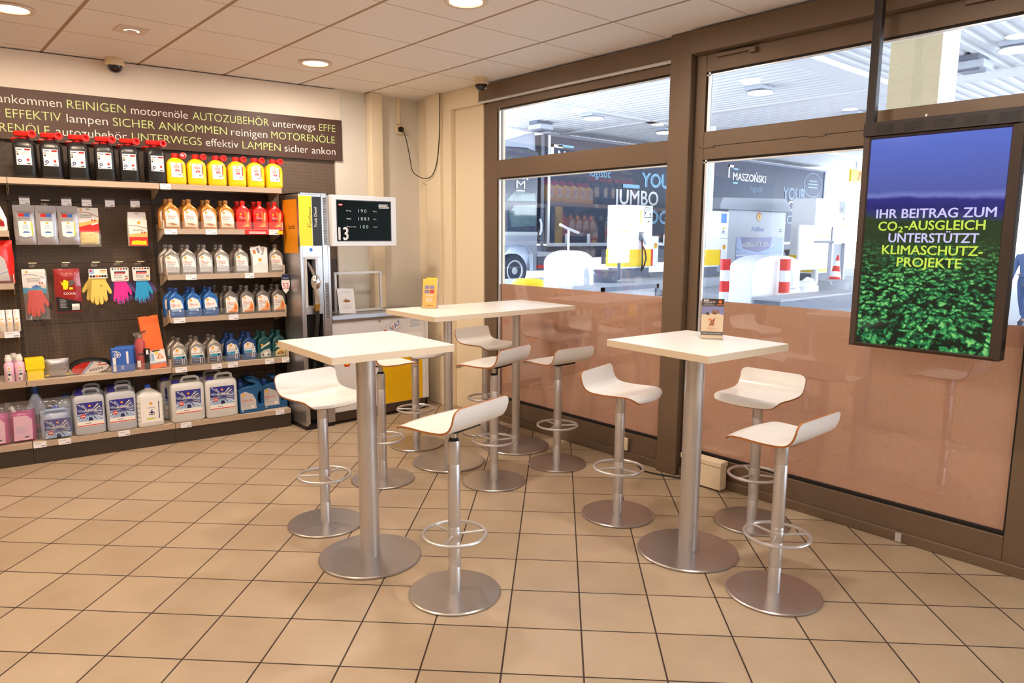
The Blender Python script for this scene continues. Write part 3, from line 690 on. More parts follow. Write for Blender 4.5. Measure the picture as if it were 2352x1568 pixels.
def smooth_path(K, n=6):
    out = []
    for i in range(len(K) - 1):
        p0 = K[max(0, i - 1)]; p1 = K[i]; p2 = K[i + 1]; p3 = K[min(len(K) - 1, i + 2)]
        for k in range(n):
            s = k / n; out.append(.5 * ((2 * p1) + (p2 - p0) * s + (2 * p0 - 5 * p1 + 4 * p2 - p3) * s * s + (3 * p1 - p0 - 3 * p2 + p3) * s ** 3))
    out.append(K[-1]); return out
m = MB(); m.tube(smooth_path(keys), .0042, 'cable_dark', 8); tag(m.build('power_cable'), 'thin dark cable sagging from the wall socket up to the ceiling', 'cable')
t = thing('cable_trunking', 'cream chipped trunking end box on the floor below the sliding window', 'trunking box', (-.06, 2.46, 0))
m = MB(); m.box(-.045, .025, -.13, .16, .012, .16, 'socket_cream'); m.build('box_body', t, bevel=.004)
m = MB(); m.box(-.050, .028, -.135, .165, .16, .192, 'socket_cream'); m.build('lid', t, bevel=.004)
t = thing('floor_socket', 'small cream socket low on the rail of the left window', 'socket', (-.024, 3.155, .115))
m = MB(); m.box(-.02, .0, -.03, .03, -.045, .045, 'socket_cream'); m.build('cover', t, bevel=.004)
m = MB(); m.box(-.024, -.020, -.018, .018, -.03, .03, 'duct_cream'); m.build('outlet', t, bevel=.002)
m = MB(); m.tube(smooth_path([Vector(p) for p in ((-.06, 3.03, .008), (-.10, 2.96, .006), (-.14, 2.90, .006), (-.13, 2.80, .006), (-.10, 2.72, .006), (-.085, 2.66, .008), (-.06, 2.60, .01))]), .005, 'black', 8); tag(m.build('floor_cable'), 'black cable looped on the floor at the foot of the window post', 'cable')
# ================================================================ hanging display
t = thing('hanging_display', 'tall advertising display hanging from the ceiling showing a rain forest', 'display', (-.285, 1.215, 1.045), R(-90))
W_, H_ = .648, 1.072
m = MB(); m.box(-W_ / 2, W_ / 2, .012, .085, 0, H_ + .0, 'display_case'); m.build('case', t, bevel=.004)
m = MB(); fw = .042; bz = .015
x0, x1, z0, z1 = -W_ / 2, W_ / 2, 0, H_ - .062
def frame_bar(m, a, b_, c, d):   # outer a,b inner d,c: bevelled picture frame strip
    m.add([(a[0], .012, a[1]), (b_[0], .012, b_[1]), (c[0], -.004, c[1]), (d[0], -.004, d[1])], [(0, 1, 2, 3)], 'display_frame')
fi = .034; si = .040
o = [(x0, z0), (x1, z0), (x1, z1), (x0, z1)]; i1 = [(x0 + fi, z0 + .015), (x1 - fi, z0 + .015), (x1 - fi, z1 - .012), (x0 + fi, z1 - .012)]
i2 = [(x0 + si, z0 + .020), (x1 - si, z0 + .020), (x1 - si, z1 - .018), (x0 + si, z1 - .018)]
for k in range(4):
    j = (k + 1) % 4
    m.add([(o[k][0], .012, o[k][1]), (o[j][0], .012, o[j][1]), (i1[j][0], -.006, i1[j][1]), (i1[k][0], -.006, i1[k][1])], [(0, 1, 2, 3)], 'display_frame')
    m.add([(i1[k][0], -.006, i1[k][1]), (i1[j][0], -.006, i1[j][1]), (i2[j][0], .004, i2[j][1]), (i2[k][0], .004, i2[k][1])], [(0, 1, 2, 3)], 'display_frame')
m.box(x0, x1, .0, .012, z1, H_, 'display_case'); m.build('frame', t, smooth=False)
m = MB(); m.rect(i2[0][0], i2[1][0], 0, i2[2][1] - i2[0][1], 0, 'display_picture'); sc = m.build('screen', t, smooth=False); sc.location = (0, .003, i2[0][1])
m = MB(); y = .0015
for s_, zz, xa, xb, mt in (('IHR BEITRAG ZUM', 1.668, 1.449, .956, 'text_lilac'), ('CO', 1.610, 1.435, 1.352, 'text_lime'), ('2', 1.602, 1.346, 1.325, 'text_lime'), ('-AUSGLEICH', 1.613, 1.318, .993, 'text_lime'), ('UNTERSTÜTZT', 1.556, 1.385, 1.013, 'text_lilac'), ('KLIMASCHUTZ-', 1.500, 1.410, .993, 'text_lime'), ('PROJEKTE', 1.444, 1.339, 1.070, 'text_lime')):
    m.text(s_, 1.215 - xa, zz - 1.045, .026 if s_ == '2' else .041, mt, y, w=xa - xb, bold=.022)
m.build('message', t, smooth=False)
for k in range(5):
    m = MB(); xx = -.265 + k * .125
    for q in range(5): m.box(xx, xx + .078, -.0015, .0, H_ - .052 + q * .008, H_ - .048 + q * .008, 'black')
    m.build('vent_grille', t, smooth=False)
m = MB(); m.cyl(-.06, .03, H_, H_ + .016, .006, 'chrome', 12); m.build('lock', t)
m = MB(); m.box(-.332, -.292, .03, .07, H_ - .3, ZC - 1.045, 'display_case'); m.build('hanging_pole', t, bevel=.003)
m = MB(); m.box(.3245, .3275, .045, .055, .05, .09, 'black'); m.build('switch', t, smooth=False)

# ================================================================ shelving along the skewed wall
NF = 5.34          # front plane of the shelves
def shelf_unit(u0, u1, lab, shelves, tags, top_tape=None, depth=.345, guards=(), right_end=False):
    t = thing('shelving_unit', lab, 'shelf unit', SW(u0, NF), A6, 'wall shelving bays')
    w = u1 - u0
    m = MB()
    for z0, z1, mt in ((.10, .495, 'pegboard'), (.498, .925, 'pegboard'), (.928, 1.362, 'pegboard'), (1.365, 1.795, 'pegboard'), (1.798, 2.30, 'upright')):
        m.box(.012, w - .012, .352, .36, z0, z1, mt)
    m.build('back_panel', t, smooth=False)
    for x in ((0, .012), (w - .012, w)):
        m = MB(); m.box(x[0], x[1], .345, .375, 0, 2.30, 'upright')
        for k in range(44): m.box(x[0] + .004, x[1] - .004, .3435, .345, .15 + k * .048, .172 + k * .048, 'black')
        m.build('upright', t, smooth=False)
    m = MB(); m.box(.001, w - .001, 0, .35, 0, .112, 'plinth'); m.build('plinth', t, smooth=False)
    for i, (z, x0, x1) in enumerate(shelves):
        m = MB(); d0 = 0.0
        base = z < .2
        m.box(x0 + .002, x1 - .002, d0, .35, z - .028, z, 'shelf_beige')
        m.box(x0 + .002, x1 - .002, d0 - .006, d0, z - .036, z + .003, 'shelf_face')
        if not base:
            for xx in (x0 + .002, x1 - .006): m.prism([(d0 + .02, z - .028), (.35, z - .028), (.35, z - .10), (.25, z - .085)], xx, xx + .004, 'shelf_beige', 'yz')
            if x1 - x0 < w + .02 and z in guards:
                for xx in (x0 - .002, x1 - .003): m.prism([(d0, z), (.34, z), (.34, z + .035), (.02, z + .062), (d0, z + .055)], xx, xx + .005, 'shelf_beige', 'yz')
        sh = m.build('shelf', t, smooth=False)
        if z in guards:
            g = MB(); g.box(x0 + .004, x1 - .004, d0 + .002, d0 + .004, z, z + .058, 'acrylic'); g.build('front_guard', sh, smooth=False)
        for (zz, uu, ww) in tags:
            if abs(zz - z) < 1e-6:
                g = MB(); g.box(uu - u0 - ww / 2, uu - u0 + ww / 2, -.0085, -.006, z - .038, z + .002, 'paper_tag'); g.rect(uu - u0 + ww * .08, uu - u0 + ww * .42, z - .031, z - .024, -.0088, 'print_grey'); g.rect(uu - u0 - ww * .40, uu - u0 + ww * .1, z - .010, z - .007, -.0088, 'print_grey'); g.build('price_tag', sh, smooth=False)
    return t
UA, UB, UC, UR = -3.842, -2.940, -2.058, -2.058
zA = [.15, .580, .955, 1.275, 1.612, 1.935]
w = UR - UB
tagsA = [(1.612, -2.885, .085), (1.612, -2.605, .08), (1.612, -2.135, .08), (1.275, -2.765, .075), (1.275, -2.34, .07), (.955, -2.865, .08), (.955, -2.475, .07), (.58, -2.875, .08), (.58, -2.62, .075), (.58, -2.50, .075), (.58, -2.215, .07), (.58, -2.085, .06), (.15, -2.865, .075), (.15, -2.15, .07), (1.935, -2.90, .07)]
ua = shelf_unit(UB, UR, 'right shelving bay stacked with motor oil bottles beside the pump tower', [(z, 0, w) if z in (.15, .58, 1.935) else (z, .012, w - .004) for z in zA], tagsA, guards=(.58, .955, 1.275, 1.612))
# red promotion strip on the second shelf edge
m = MB(); m.box(w - .30, w - .004, -.0083, -.006, 1.612 - .036, 1.612 + .001, 'red_matt'); m.rect(w - .27, w - .14, 1.582, 1.587, -.0087, 'paper'); m.rect(w - .27, w - .14, 1.592, 1.597, -.0087, 'paper'); m.rect(w - .05, w - .008, 1.58, 1.604, -.0087, 'yellow')
m.build('promotion_strip', ua, smooth=False)
ub = shelf_unit(UA, UB, 'middle shelving bay with gloves and cleaning cloths on pegboard hooks', [(.15, 0, UB - UA), (.58, 0, UB - UA), (1.935, 0, UB - UA)], [(.15, -3.285, .075), (.15, -3.655, .075), (.15, -3.80, .075)], guards=(.58,))
uc = shelf_unit(UA - .9, UA, 'left shelving bay cut off by the left edge of the photo', [(.15, 0, .9), (.58, 0, .9), (.925, 0, .886), (1.245, 0, .886), (1.59, 0, .886), (1.935, 0, .9)], [(.925, -3.895, .085), (1.59, -3.955, .06)], guards=(.58, .925, 1.245))
t = thing('back_wall_panel', 'empty perforated panel behind the pump tower at the right end of the shelving', 'panel', SW(UR + .002, NF), A6)
m = MB(); wd = -1.418 - UR - .002
for z0, z1 in ((.10, .495), (.498, .925), (.928, 1.362), (1.365, 1.795), (1.798, 2.30)): m.box(.0, wd - .02, .352, .36, z0, z1, 'pegboard' if z0 > 1.3 else 'upright')
m.build('perforated_board', t, smooth=False)
m = MB(); m.box(wd - .02, wd, .345, .375, 0, 2.30, 'upright')
for k in range(44): m.box(wd - .014, wd - .004, .3435, .345, .15 + k * .048, .172 + k * .048, 'black')
m.build('upright', t, smooth=False)

# ---- lettered banner
t = thing('lettered_banner', 'long brown banner with white and green German words above the shelving', 'sign', SW(-6.3, 5.655, 2.213), A6)
m = MB(); m.box(0, 6.3 - 1.417, 0, .012, 0, .343, 'sign_brown'); m.build('banner_board', t, smooth=False)
Z0 = 2.213
def word(s, ua_, ub_, z, col, h): MB().text(s, ua_ + 6.3, z - Z0, h, col, -.0008, w=ub_ - ua_, bold=-.008).build('lettering', t, smooth=False)
G, Wt = 'letter_green', 'letter_white'
L1, L2, L3 = 2.453, 2.357, 2.261
word('ankommen', -3.850, -3.482, L1, Wt, .058); word('REINIGEN', -3.45, -3.083, L1, G, .058); word('motorenöle', -3.047, -2.658, L1, Wt, .058); word('AUTOZUBEHÖR', -2.624, -2.042, L1, G, .058); word('unterwegs', -2.01, -1.653, L1, Wt, .058); word('EFFE', -1.619, -1.475, L1, G, .058)
word('lampen', -4.30, -4.02, L1, G, .058); word('sicher', -4.1, -3.84, L2, Wt, .058); word('EFFEKTIV', -3.812, -3.492, L2, G, .058); word('lampen', -3.459, -3.204, L2, Wt, .058); word('SICHER ANKOMMEN', -3.171, -2.375, L2, G, .058); word('reinigen', -2.343, -2.059, L2, Wt, .058); word('MOTORENÖLE', -2.026, -1.482, L2, G, .058)
word('MOTORENÖLE', -4.10, -3.567, L3, G, .058); word('autozubehör', -3.53, -3.087, L3, Wt, .058); word('UNTERWEGS', -3.053, -2.568, L3, G, .058); word('effektiv', -2.538, -2.293, L3, Wt, .058); word('LAMPEN', -2.26, -1.954, L3, G, .058); word('sicher', -1.921, -1.722, L3, Wt, .058); word('ankon', -1.690, -1.481, L3, Wt, .058)

# ================================================================ products
def put(root, u, z, n=5.40, rot=0.0):
    root.location = SW(u, n, z); root.rotation_euler = (0, 0, A6 + R(rot)); return root
BOT = [(0, .050, .030, 6), (.004, .0565, .0345, 6), (.03, .0575, .0355, 6), (.112, .0575, .0355, 6), (.118, .0572, .0353, 6), (.150, .050, .033, 5), (.172, .031, .026, 3), (.182, .018, .018, 2), (.188, .0155, .0155, 2), (.203, .0155, .0155, 2)]
def bottle_label(m, style):
    y = -.0365; y2 = y - .0004; y3 = y - .0008
    def base(c):
        m.flat([(-.044, .018), (.044, .018), (.047, .06), (.040, .10), (.030, .128), (-.012, .148), (-.040, .132), (-.046, .118), (-.043, .06)], y, c)
    if style in ('helix_gold', 'helix_grey', 'helix_fire', 'helix_blue'):
        base('label_white')
        m.pecten(-.024, .125, .0095, y2)
        m.text('Shell', -.036, .101, .006, 'red_matt', y2, w=.020); m.text('HELIX', -.036, .087, .0105, 'red_matt', y2, w=.062, bold=.02)
        if style == 'helix_blue':
            m.text('HX7', -.036, .075, .008, 'print_grey', y2, w=.024); m.flat([(-.043, .062), (.046, .068), (.044, .018), (-.044, .018)], y2, 'blue_bottle'); m.flat([(-.038, .062), (.034, .067), (.022, .048), (-.034, .045)], y3, 'label_sky'); m.disc(.022, .05, .008, y3 - .0002, 'label_white'); m.rect(-.034, -.024, .024, .034, y3, 'label_sky'); m.rect(-.02, .02, .027, .030, y3, 'label_sky')
        else:
            m.text('ULTRA', -.036, .074, .0085, 'print_dark', y2, w=.054, bold=.02)
            if style == 'helix_gold':
                m.lines(-.036, .068, .05, 2, .004, 'orange_light', y2, .002, 'L'); m.rect(-.036, .03, .053, .058, y2, 'green_bottle') if False else None
                m.flat([(-.043, .055), (-.01, .05), (.045, .04), (.044, .018), (-.044, .018)], y2, 'label_beige'); m.flat([(-.03, .04), (0, .046), (.035, .034), (.01, .026)], y3, 'gold')
            elif style == 'helix_grey':
                m.lines(-.036, .067, .06, 2, .005, 'print_grey', y2, .0025, 'L'); m.flat([(-.043, .056), (.046, .06), (.044, .018), (-.044, .018)], y2, 'label_silver'); m.disc(.026, .05, .009, y3, 'label_white'); m.disc(.026, .05, .006, y3 - .0002, 'print_grey'); m.rect(-.034, -.024, .024, .034, y3, 'label_white'); m.rect(-.02, .03, .026, .029, y3, 'label_white')
            else:
                m.flat([(.028, .105), (.046, .062), (.044, .018), (-.03, .018), (.006, .050)], y2, 'orange_light'); m.flat([(.030, .088), (.04, .05), (.03, .03), (.012, .045)], y3, 'orange'); m.rect(-.03, .036, .02, .028, y3, 'orange'); m.lines(-.036, .066, .034, 3, .005, 'print_grey', y2, .002, 'L')
    elif style == 'red':
        m.pecten(-.026, .118, .0095, y2)
        m.text('Shell', -.036, .098, .006, 'label_white', y2, w=.02); m.text('TOP UP', -.037, .084, .010, 'label_white', y2, w=.050); m.rect(-.037, .0, .072, .077, y2, 'green_bottle')
        m.flat([(.0, .138), (.014, .142), (.028, .10), (.036, .145), (.044, .12), (.034, .06), (.044, .024), (-.024, .020), (.012, .06)], y, 'orange'); m.flat([(.026, .132), (.034, .136), (.034, .09), (.024, .055), (.026, .10)], y2, 'label_beige'); m.flat([(-.012, .024), (.036, .026), (.026, .046)], y2, 'orange_light')
    elif style in ('advance_grey', 'advance_blue'):
        base('label_white'); m.pecten(-.016, .126, .0105, y2); m.text('Shell', -.030, .104, .006, 'red_matt', y2, w=.018); m.text('ADVANCE', -.042, .088, .010, 'print_dark', y2, w=.072, shear=.35)
        for k in range(3): m.rect(.020 + k * .006, .022 + k * .006, .09, .125, y2, 'print_dark')
        m.rect(-.043, .042, .062, .080, y2, 'label_teal'); m.text('4T', -.036, .067, .008, 'label_white', y3, w=.012)
        m.flat([(-.043, .060), (.045, .060), (.044, .018), (-.044, .018)], y2, 'blue_dark' if style == 'advance_blue' else 'label_navy'); m.text('10W-40', -.036, .048, .007, 'label_white', y3, w=.04); m.rect(-.036, .006, .034, .038, y3, 'label_sky'); m.disc(.026, .07, .009, y3, 'label_white' if style == 'advance_blue' else 'label_navy'); m.rect(.012, .022, .02, .06, y3, 'label_silver'); m.rect(.028, .034, .02, .06, y3, 'label_silver')
    elif style == 'green':
        m.pecten(-.024, .112, .0095, y2); m.flat([(-.036, .08), (.034, .115), (.04, .135), (-.03, .098)], y2, 'label_white'); m.text('Sinus', -.026, .089, .009, 'print_dark', y3, w=.05, ang=.45)
        m.flat([(-.036, .012), (.04, .012), (.044, .05), (.038, .078), (-.01, .07), (-.038, .05)], y2, 'label_silver'); m.flat([(-.03, .03), (0, .055), (.03, .05), (.034, .025), (0, .02)], y3, 'label_white'); m.disc(-.018, .03, .009, y3 - .0002, 'green_bottle'); m.disc(.024, .03, .009, y3 - .0002, 'green_bottle')
    elif style == 'green_gold':
        m.pecten(-.024, .112, .0095, y2); m.flat([(-.036, .08), (.034, .115), (.04, .135), (-.03, .098)], y2, 'label_white'); m.text('Sinus', -.026, .089, .009, 'print_dark', y3, w=.05, ang=.45)
        m.flat([(-.036, .012), (.04, .012), (.044, .05), (.038, .078), (-.01, .07), (-.038, .05)], y2, 'chamois'); m.flat([(-.03, .03), (0, .055), (.03, .05), (.034, .025), (0, .02)], y3, 'gold'); m.disc(-.018, .03, .008, y3 - .0002, 'print_dark'); m.disc(.024, .03, .008, y3 - .0002, 'print_dark')
def bottle(style, body, cap, label, group):
    t = thing('oil_bottle', label, 'bottle', (0, 0, 0), 0, group)
    b = MB(); b.ell(BOT, body, 40)
    b.flat([(-.050, .128), (-.044, .140), (-.002, .168), (.046, .146), (.050, .132), (.044, .142), (-.002, .162), (-.040, .136)], -.0362, body); b.build('bottle_body', t, ang=45)
    b = MB(); b.lathe([(.0178, .196), (.0185, .198), (.0185, .216), (.0172, .221), (.001, .2215)], cap, 24); b.build('cap', t)
    b = MB(); bottle_label(b, style); b.build('label', t, smooth=False)
    return t
BP = {}
def bottles(style, body, cap, us, z, descr, shelf, n=5.395, jit=2.0, back=(), order=None):
    k = len(us)
    for i, u in enumerate(us):
        nm = ORD[i]; lab = '%s oil bottle, %s of its colour from the left, %s' % (descr, nm, shelf) if k > 1 else '%s oil bottle in the front row, %s' % (descr, shelf)
        g = '%s oil bottles on the %s' % (descr, shelf)
        if style not in BP:
            BP[style] = bottle(style, body, cap, lab, g); o = BP[style]
        else: o = dup(BP[style], (0, 0, 0), 0, lab, g)
        put(o, u, z, n, random.uniform(-jit, jit) + 2)
        if i in back:
            o2 = dup(BP[style], (0, 0, 0), 0, '%s oil bottle behind the %s one, %s' % (descr, nm, shelf) if k > 1 else '%s oil bottle in the back row, %s' % (descr, shelf), g); put(o2, u - .018, z, n + .092, random.uniform(-3, 3))
SH2, SH3, SH4, SH5 = 'second shelf down', 'third shelf down', 'fourth shelf down', 'fifth shelf down'
bottles('helix_gold', 'gold', 'gold_cap', [-2.866, -2.740, -2.607, -2.478], 1.612, 'gold', SH2, back=(0, 1, 2, 3))
bottles('red', 'red', 'red', [-2.351, -2.224, -2.105], 1.612, 'red', SH2, back=(0, 1, 2))
bottles('helix_grey', 'grey_bottle', 'grey_dark', [-2.885, -2.771, -2.654, -2.532, -2.387], 1.275, 'silver grey', SH3, back=(0, 1, 2, 3, 4))
o = dup(BP['helix_grey'], (0, 0, 0), 0, 'silver grey oil bottle right of the white voucher box', 'silver grey oil bottles on the third shelf'); put(o, -2.115, 1.275, 5.40, 3)
bottles('helix_blue', 'blue_bottle', 'blue_cap', [-2.873, -2.751, -2.631], .955, 'bright blue', SH4, back=(0, 1, 2))
bottles('helix_fire', 'grey_dark', 'grey_dark', [-2.479, -2.357, -2.233, -2.112], .955, 'dark grey flame', SH4, back=(0, 1, 2, 3))
bottles('advance_grey', 'grey_bottle', 'grey_dark', [-2.876, -2.749, -2.622], .58, 'grey motorcycle', SH5, back=(0, 1, 2))
bottles('advance_blue', 'blue_dark', 'blue_cap', [-2.480, -2.350], .58, 'dark blue motorcycle', SH5, n=5.43, back=(0, 1))
bottles('green', 'green_bottle', 'green_bottle', [-2.230], .58, 'green silver labelled', SH5, n=5.43, back=(0,))
bottles('green_gold', 'green_bottle', 'green_bottle', [-2.112], .58, 'green gold labelled', SH5, n=5.43, back=(0,))
o = dup(BP['helix_fire'], (0, 0, 0), 0, 'dark bottle standing far back between the blue and grey bottles of the fourth shelf', None); put(o, -2.56, .955, 5.56, 0)
# voucher box between the grey bottles
t = put(thing('voucher_box', 'white cardboard dispenser box of cards between grey bottles on the third shelf', 'box'), -2.245, 1.275, 5.395, 4)
m = MB(); m.prism([(-.055, 0), (.062, 0), (.062, .20), (.045, .20), (.03, .14), (-.04, .15), (-.055, .15)], -.02, .03, 'paper', 'xz'); m.box(-.055, .062, .026, .03, 0, .205, 'paper'); m.build('box_body', t, smooth=False)
m = MB(); m.pecten(.002, .10, .014, -.0205); m.rect(-.012, .02, .068, .071, -.0205, 'print_grey'); m.rect(-.05, .055, .055, .056, -.0205, 'print_grey'); m.build('print', t, smooth=False)
m = MB(); m.T = Matrix.Translation((-.02, .0, .17)) @ Matrix.Rotation(R(-18), 4, 'Y'); m.box(-.045, .04, -.012, -.010, -.03, .035, 'paper'); m.rect(-.03, -.01, -.02, .015, -.0125, 'orange'); m.rect(.005, .02, -.02, .022, -.0125, 'violet_photo'); m.T = None; m.build('cards', t, smooth=False)
# highway shield at the shelf end
t = put(thing('road_shield', 'small white road shield with red number 52 hanging at the shelf end', 'sign'), -2.064, 1.18, 5.318, 0)
sh = [(-.03, .075), (-.018, .085), (0, .078), (.018, .085), (.03, .075), (.034, .0), (.022, -.05), (0, -.075), (-.022, -.05), (-.034, .0)]
m = MB(); m.prism(sh, 0, .004, 'paper', 'xz'); m.build('shield_plate', t, smooth=False)
m = MB(); m.flat([(-.03, .075), (-.018, .085), (0, .078), (.018, .085), (.03, .075), (.033, .035), (-.033, .035)], -.0004, 'label_navy'); m.text('AUTOHOF', 0, .044, .010, 'paper', -.0008, w=.05, align='C'); m.text('52', 0, -.035, .045, 'red_matt', -.0008, w=.046, align='C'); m.build('shield_print', t, smooth=False)

# ---- top shelf: black jerry cans with red spouts, yellow cans
def jerry(lab):
    t = thing('black_fuel_can', lab, 'canister', group='black fuel cans on the top shelf')
    b = MB(); b.ell([(0, .052, .07, 5), (.006, .060, .078, 5), (.02, .064, .082, 5), (.20, .064, .082, 5), (.225, .061, .078, 4.5), (.248, .048, .060, 4), (.258, .034, .045, 3), (.262, .028, .03, 2)], 'jerry_black', 44); b.build('can_body', t, ang=50)
    b = MB(); T0 = Matrix.Rotation(R(-14), 4, 'Y'); b.lathe([(.026, .258), (.027, .260), (.027, .278), (.001, .279)], 'red', 24)
    b.ell([(.276, .050, .026, 5, 0, -.01), (.280, .053, .029, 5, 0, -.01), (.304, .053, .029, 5, 0, -.01), (.308, .048, .025, 5, 0, -.01)], 'red', 32)
    b.T = Matrix.Translation((.045, -.03, .288)) @ Matrix.Rotation(R(18), 4, 'Z') @ Matrix.Rotation(R(90), 4, 'X'); b.lathe([(.001, -.03), (.021, -.029), (.025, .018), (.025, .030), (.016, .030), (.013, .008), (.001, .008)], 'red', 24); b.T = None; b.build('red_spout', t, ang=40)
    b = MB(); b.tube([(-.055, .03, .235), (-.072, .01, .256), (-.06, -.01, .262), (-.03, -.01, .262)], .006, 'red', 8); b.build('strap', t)
    b = MB(); y = -.0832; b.rect(-.040, .044, .085, .195, y, 'label_white'); b.rect(.008, .04, .178, .190, y - .0004, 'oxxa_red'); b.rect(-.036, -.004, .181, .186, y - .0004, 'print_dark')
    for zz in (.166, .152): b.rect(-.037, -.025, zz - .005, zz + .006, y - .0004, 'print_dark')
    b.disc(-.031, .166, .004, y - .0007, 'orange_light', 10)
    for k in range(4): b.rect(-.016, .036, .168 - k * .006, .170 - k * .006, y - .0004, 'print_grey')
    b.disc(-.022, .112, .011, y - .0004, 'label_navy', 16); b.disc(-.022, .112, .005, y - .0007, 'label_white', 12)
    b.flat([(.024, .106), (.034, .118), (.024, .130), (.014, .118)], y - .0004, 'red_matt'); b.rect(-.004, .0, .135, .139, y - .0004, 'green_bottle')
    b.rect(-.036, -.022, .091, .097, y - .0004, 'print_dark'); b.rect(.016, .036, .090, .097, y - .0004, 'print_dark'); b.build('label', t, smooth=False)
    return t
JU = [(-3.728, -8), (-3.578, -8), (-3.420, -9), (-3.262, -8), (-3.111, -7), (-2.945, 3)]
j0 = None
for i, (u, r_) in enumerate(JU):
    lab = 'black fuel can with red spout, %s from the left on the top shelf' % ORD[i]
    if j0 is None: j0 = jerry(lab); o = j0
    else: o = dup(j0, (0, 0, 0), 0, lab)
    put(o, u, 1.9385, 5.445, r_)
def yellow_can(lab):
    t = thing('yellow_canister', lab, 'canister', group='yellow canisters on the top shelf')
    b = MB(); b.ell([(0, .055, .045, 5), (.005, .062, .052, 5), (.02, .066, .055, 5), (.135, .066, .055, 5), (.160, .060, .052, 4.5), (.180, .042, .040, 4), (.190, .026, .028, 3), (.192, .02, .022, 2)], 'yellow_plastic', 44); b.build('can_body', t, ang=50)
    b = MB(); b.lathe([(.022, .190), (.0235, .192), (.0235, .222), (.020, .225), (.001, .226)], 'red', 24)
    b.T = Matrix.Translation((.048, -.02, .208)) @ Matrix.Rotation(R(90), 4, 'X'); b.lathe([(.001, -.04), (.018, -.039), (.023, .02), (.023, .026), (.015, .026), (.012, .015), (.001, .015)], 'red', 24); b.T = None; b.build('red_cap', t)
    b = MB(); y = -.0565; b.rect(-.04, .036, .050, .155, y, 'label_white'); b.pecten(-.004, .145, .006, y - .0004); b.rect(.030, .036, .078, .152, y - .0004, 'red_matt')
    b.lines(-.004, .132, .05, 4, .0055, 'pouch_red', y - .0004, .0026)
    b.flat([(-.017, .092)] + [(.001 + .017 * math.cos(R(a)), .092 + .015 * math.sin(R(a))) for a in range(180, -1, -20)], y - .0004, 'red_matt'); b.flat([(-.004, .095), (.0, .104), (.004, .095)], y - .0007, 'label_white')
    b.rect(.006, .026, .064, .074, y - .0004, 'print_grey'); b.build('label', t, smooth=False)
    return t
y0_ = None
for i, u in enumerate([-2.812, -2.671, -2.528, -2.382, -2.242, -2.100]):
    lab = 'yellow canister with red cap, %s from the left on the top shelf' % ORD[i]
    if y0_ is None: y0_ = yellow_can(lab); o = y0_
    else: o = dup(y0_, (0, 0, 0), 0, lab)
    put(o, u, 1.9385, 5.412, 1)

# ---- pegboard hooks, packs and gloves (middle bay)
def hook(u, z, lab, tagp=True, ln=.16, bare=False):
    t = put(thing('peg_hook', lab, 'hook', group='pegboard hooks of the middle bay'), u, z, 5.692)
    b = MB(); b.tube([(-.012, -.003, 0), (-.012, -ln, .006), (-.012, -ln - .004, .012)], .0025, 'chrome', 8); b.tube([(.012, -.003, 0), (.012, -ln, .006), (.012, -ln - .004, .012)], .0025, 'chrome', 8); b.box(-.02, .02, -.004, 0, -.012, .012, 'chrome'); b.build('hook_wire', t)
    b = MB(); b.tube([(0, -.003, .022), (0, -ln - .015, .030)], .002, 'chrome', 6); b.box(-.024, .024, -ln - .018, -ln - .013, .025, .031, 'duct_cream'); b.build('tag_arm', t, smooth=False)
    if tagp:
        b = MB(); b.box(-.030, .030, -ln - .020, -ln - .018, -.006, .040, 'paper_tag'); b.rect(.004, .026, .0, .006, -ln - .0204, 'print_grey'); b.rect(-.026, .02, .02, .022, -ln - .0204, 'print_grey'); b.build('price_tag', t, smooth=False)
        b = MB(); b.box(-.031, .031, -ln - .022, -ln - .020, .036, .052, 'acrylic'); b.build('tag_holder', t, smooth=False)
    return t
row1 = [(-3.755, True, 'hook with white tag over the leftmost wipes pack'), (-3.636, False, 'hook with clear empty tag holder over the second wipes pack'), (-3.512, True, 'hook with white tag over the third wipes pack'), (-3.390, True, 'hook with white tag over the chamois pack'), (-3.245, True, 'bare double hook with white tag between chamois and sponge packs'), (-3.083, True, 'hook with white tag over the sponge pack')]
for u, tp, lab in row1: hook(u, 1.775, lab, tp)
row2 = [(-3.742, 'hook holding the universal gloves pack'), (-3.545, 'hook holding the dark red glove pack'), (-3.362, 'hook holding the yellow leather gloves'), (-3.213, 'hook holding the pink winter gloves'), (-3.072, 'hook holding the cyan winter gloves')]
for u, lab in row2: hook(u, 1.345, lab, False)
def pillow(b, w, h, d, m_, nx=9, nz=13, wav=.004, seed=1):
    rnd = random.Random(seed); F = []; B_ = []
    for i in range(nz + 1):
        for k in range(nx + 1):
            a = -1 + 2 * k / nx; c = i / nz; q = max(0, (1 - a ** 4)) * max(0, 1 - (2 * c - 1) ** 6)
            x = a * w / 2 * (1 - .02 * math.sin(9 * c)); y = d / 2 * q + rnd.uniform(-wav, wav) * .5 * (q > .05)
            F.append((x, -y, c * h)); B_.append((x, y * .6, c * h))
    W1 = nx + 1; q = [(i * W1 + k, i * W1 + k + 1, (i + 1) * W1 + k + 1, (i + 1) * W1 + k) for i in range(nz) for k in range(nx)]
    b.add(F, q, m_); b.add(B_, [f_[::-1] for f_ in q], m_); return b
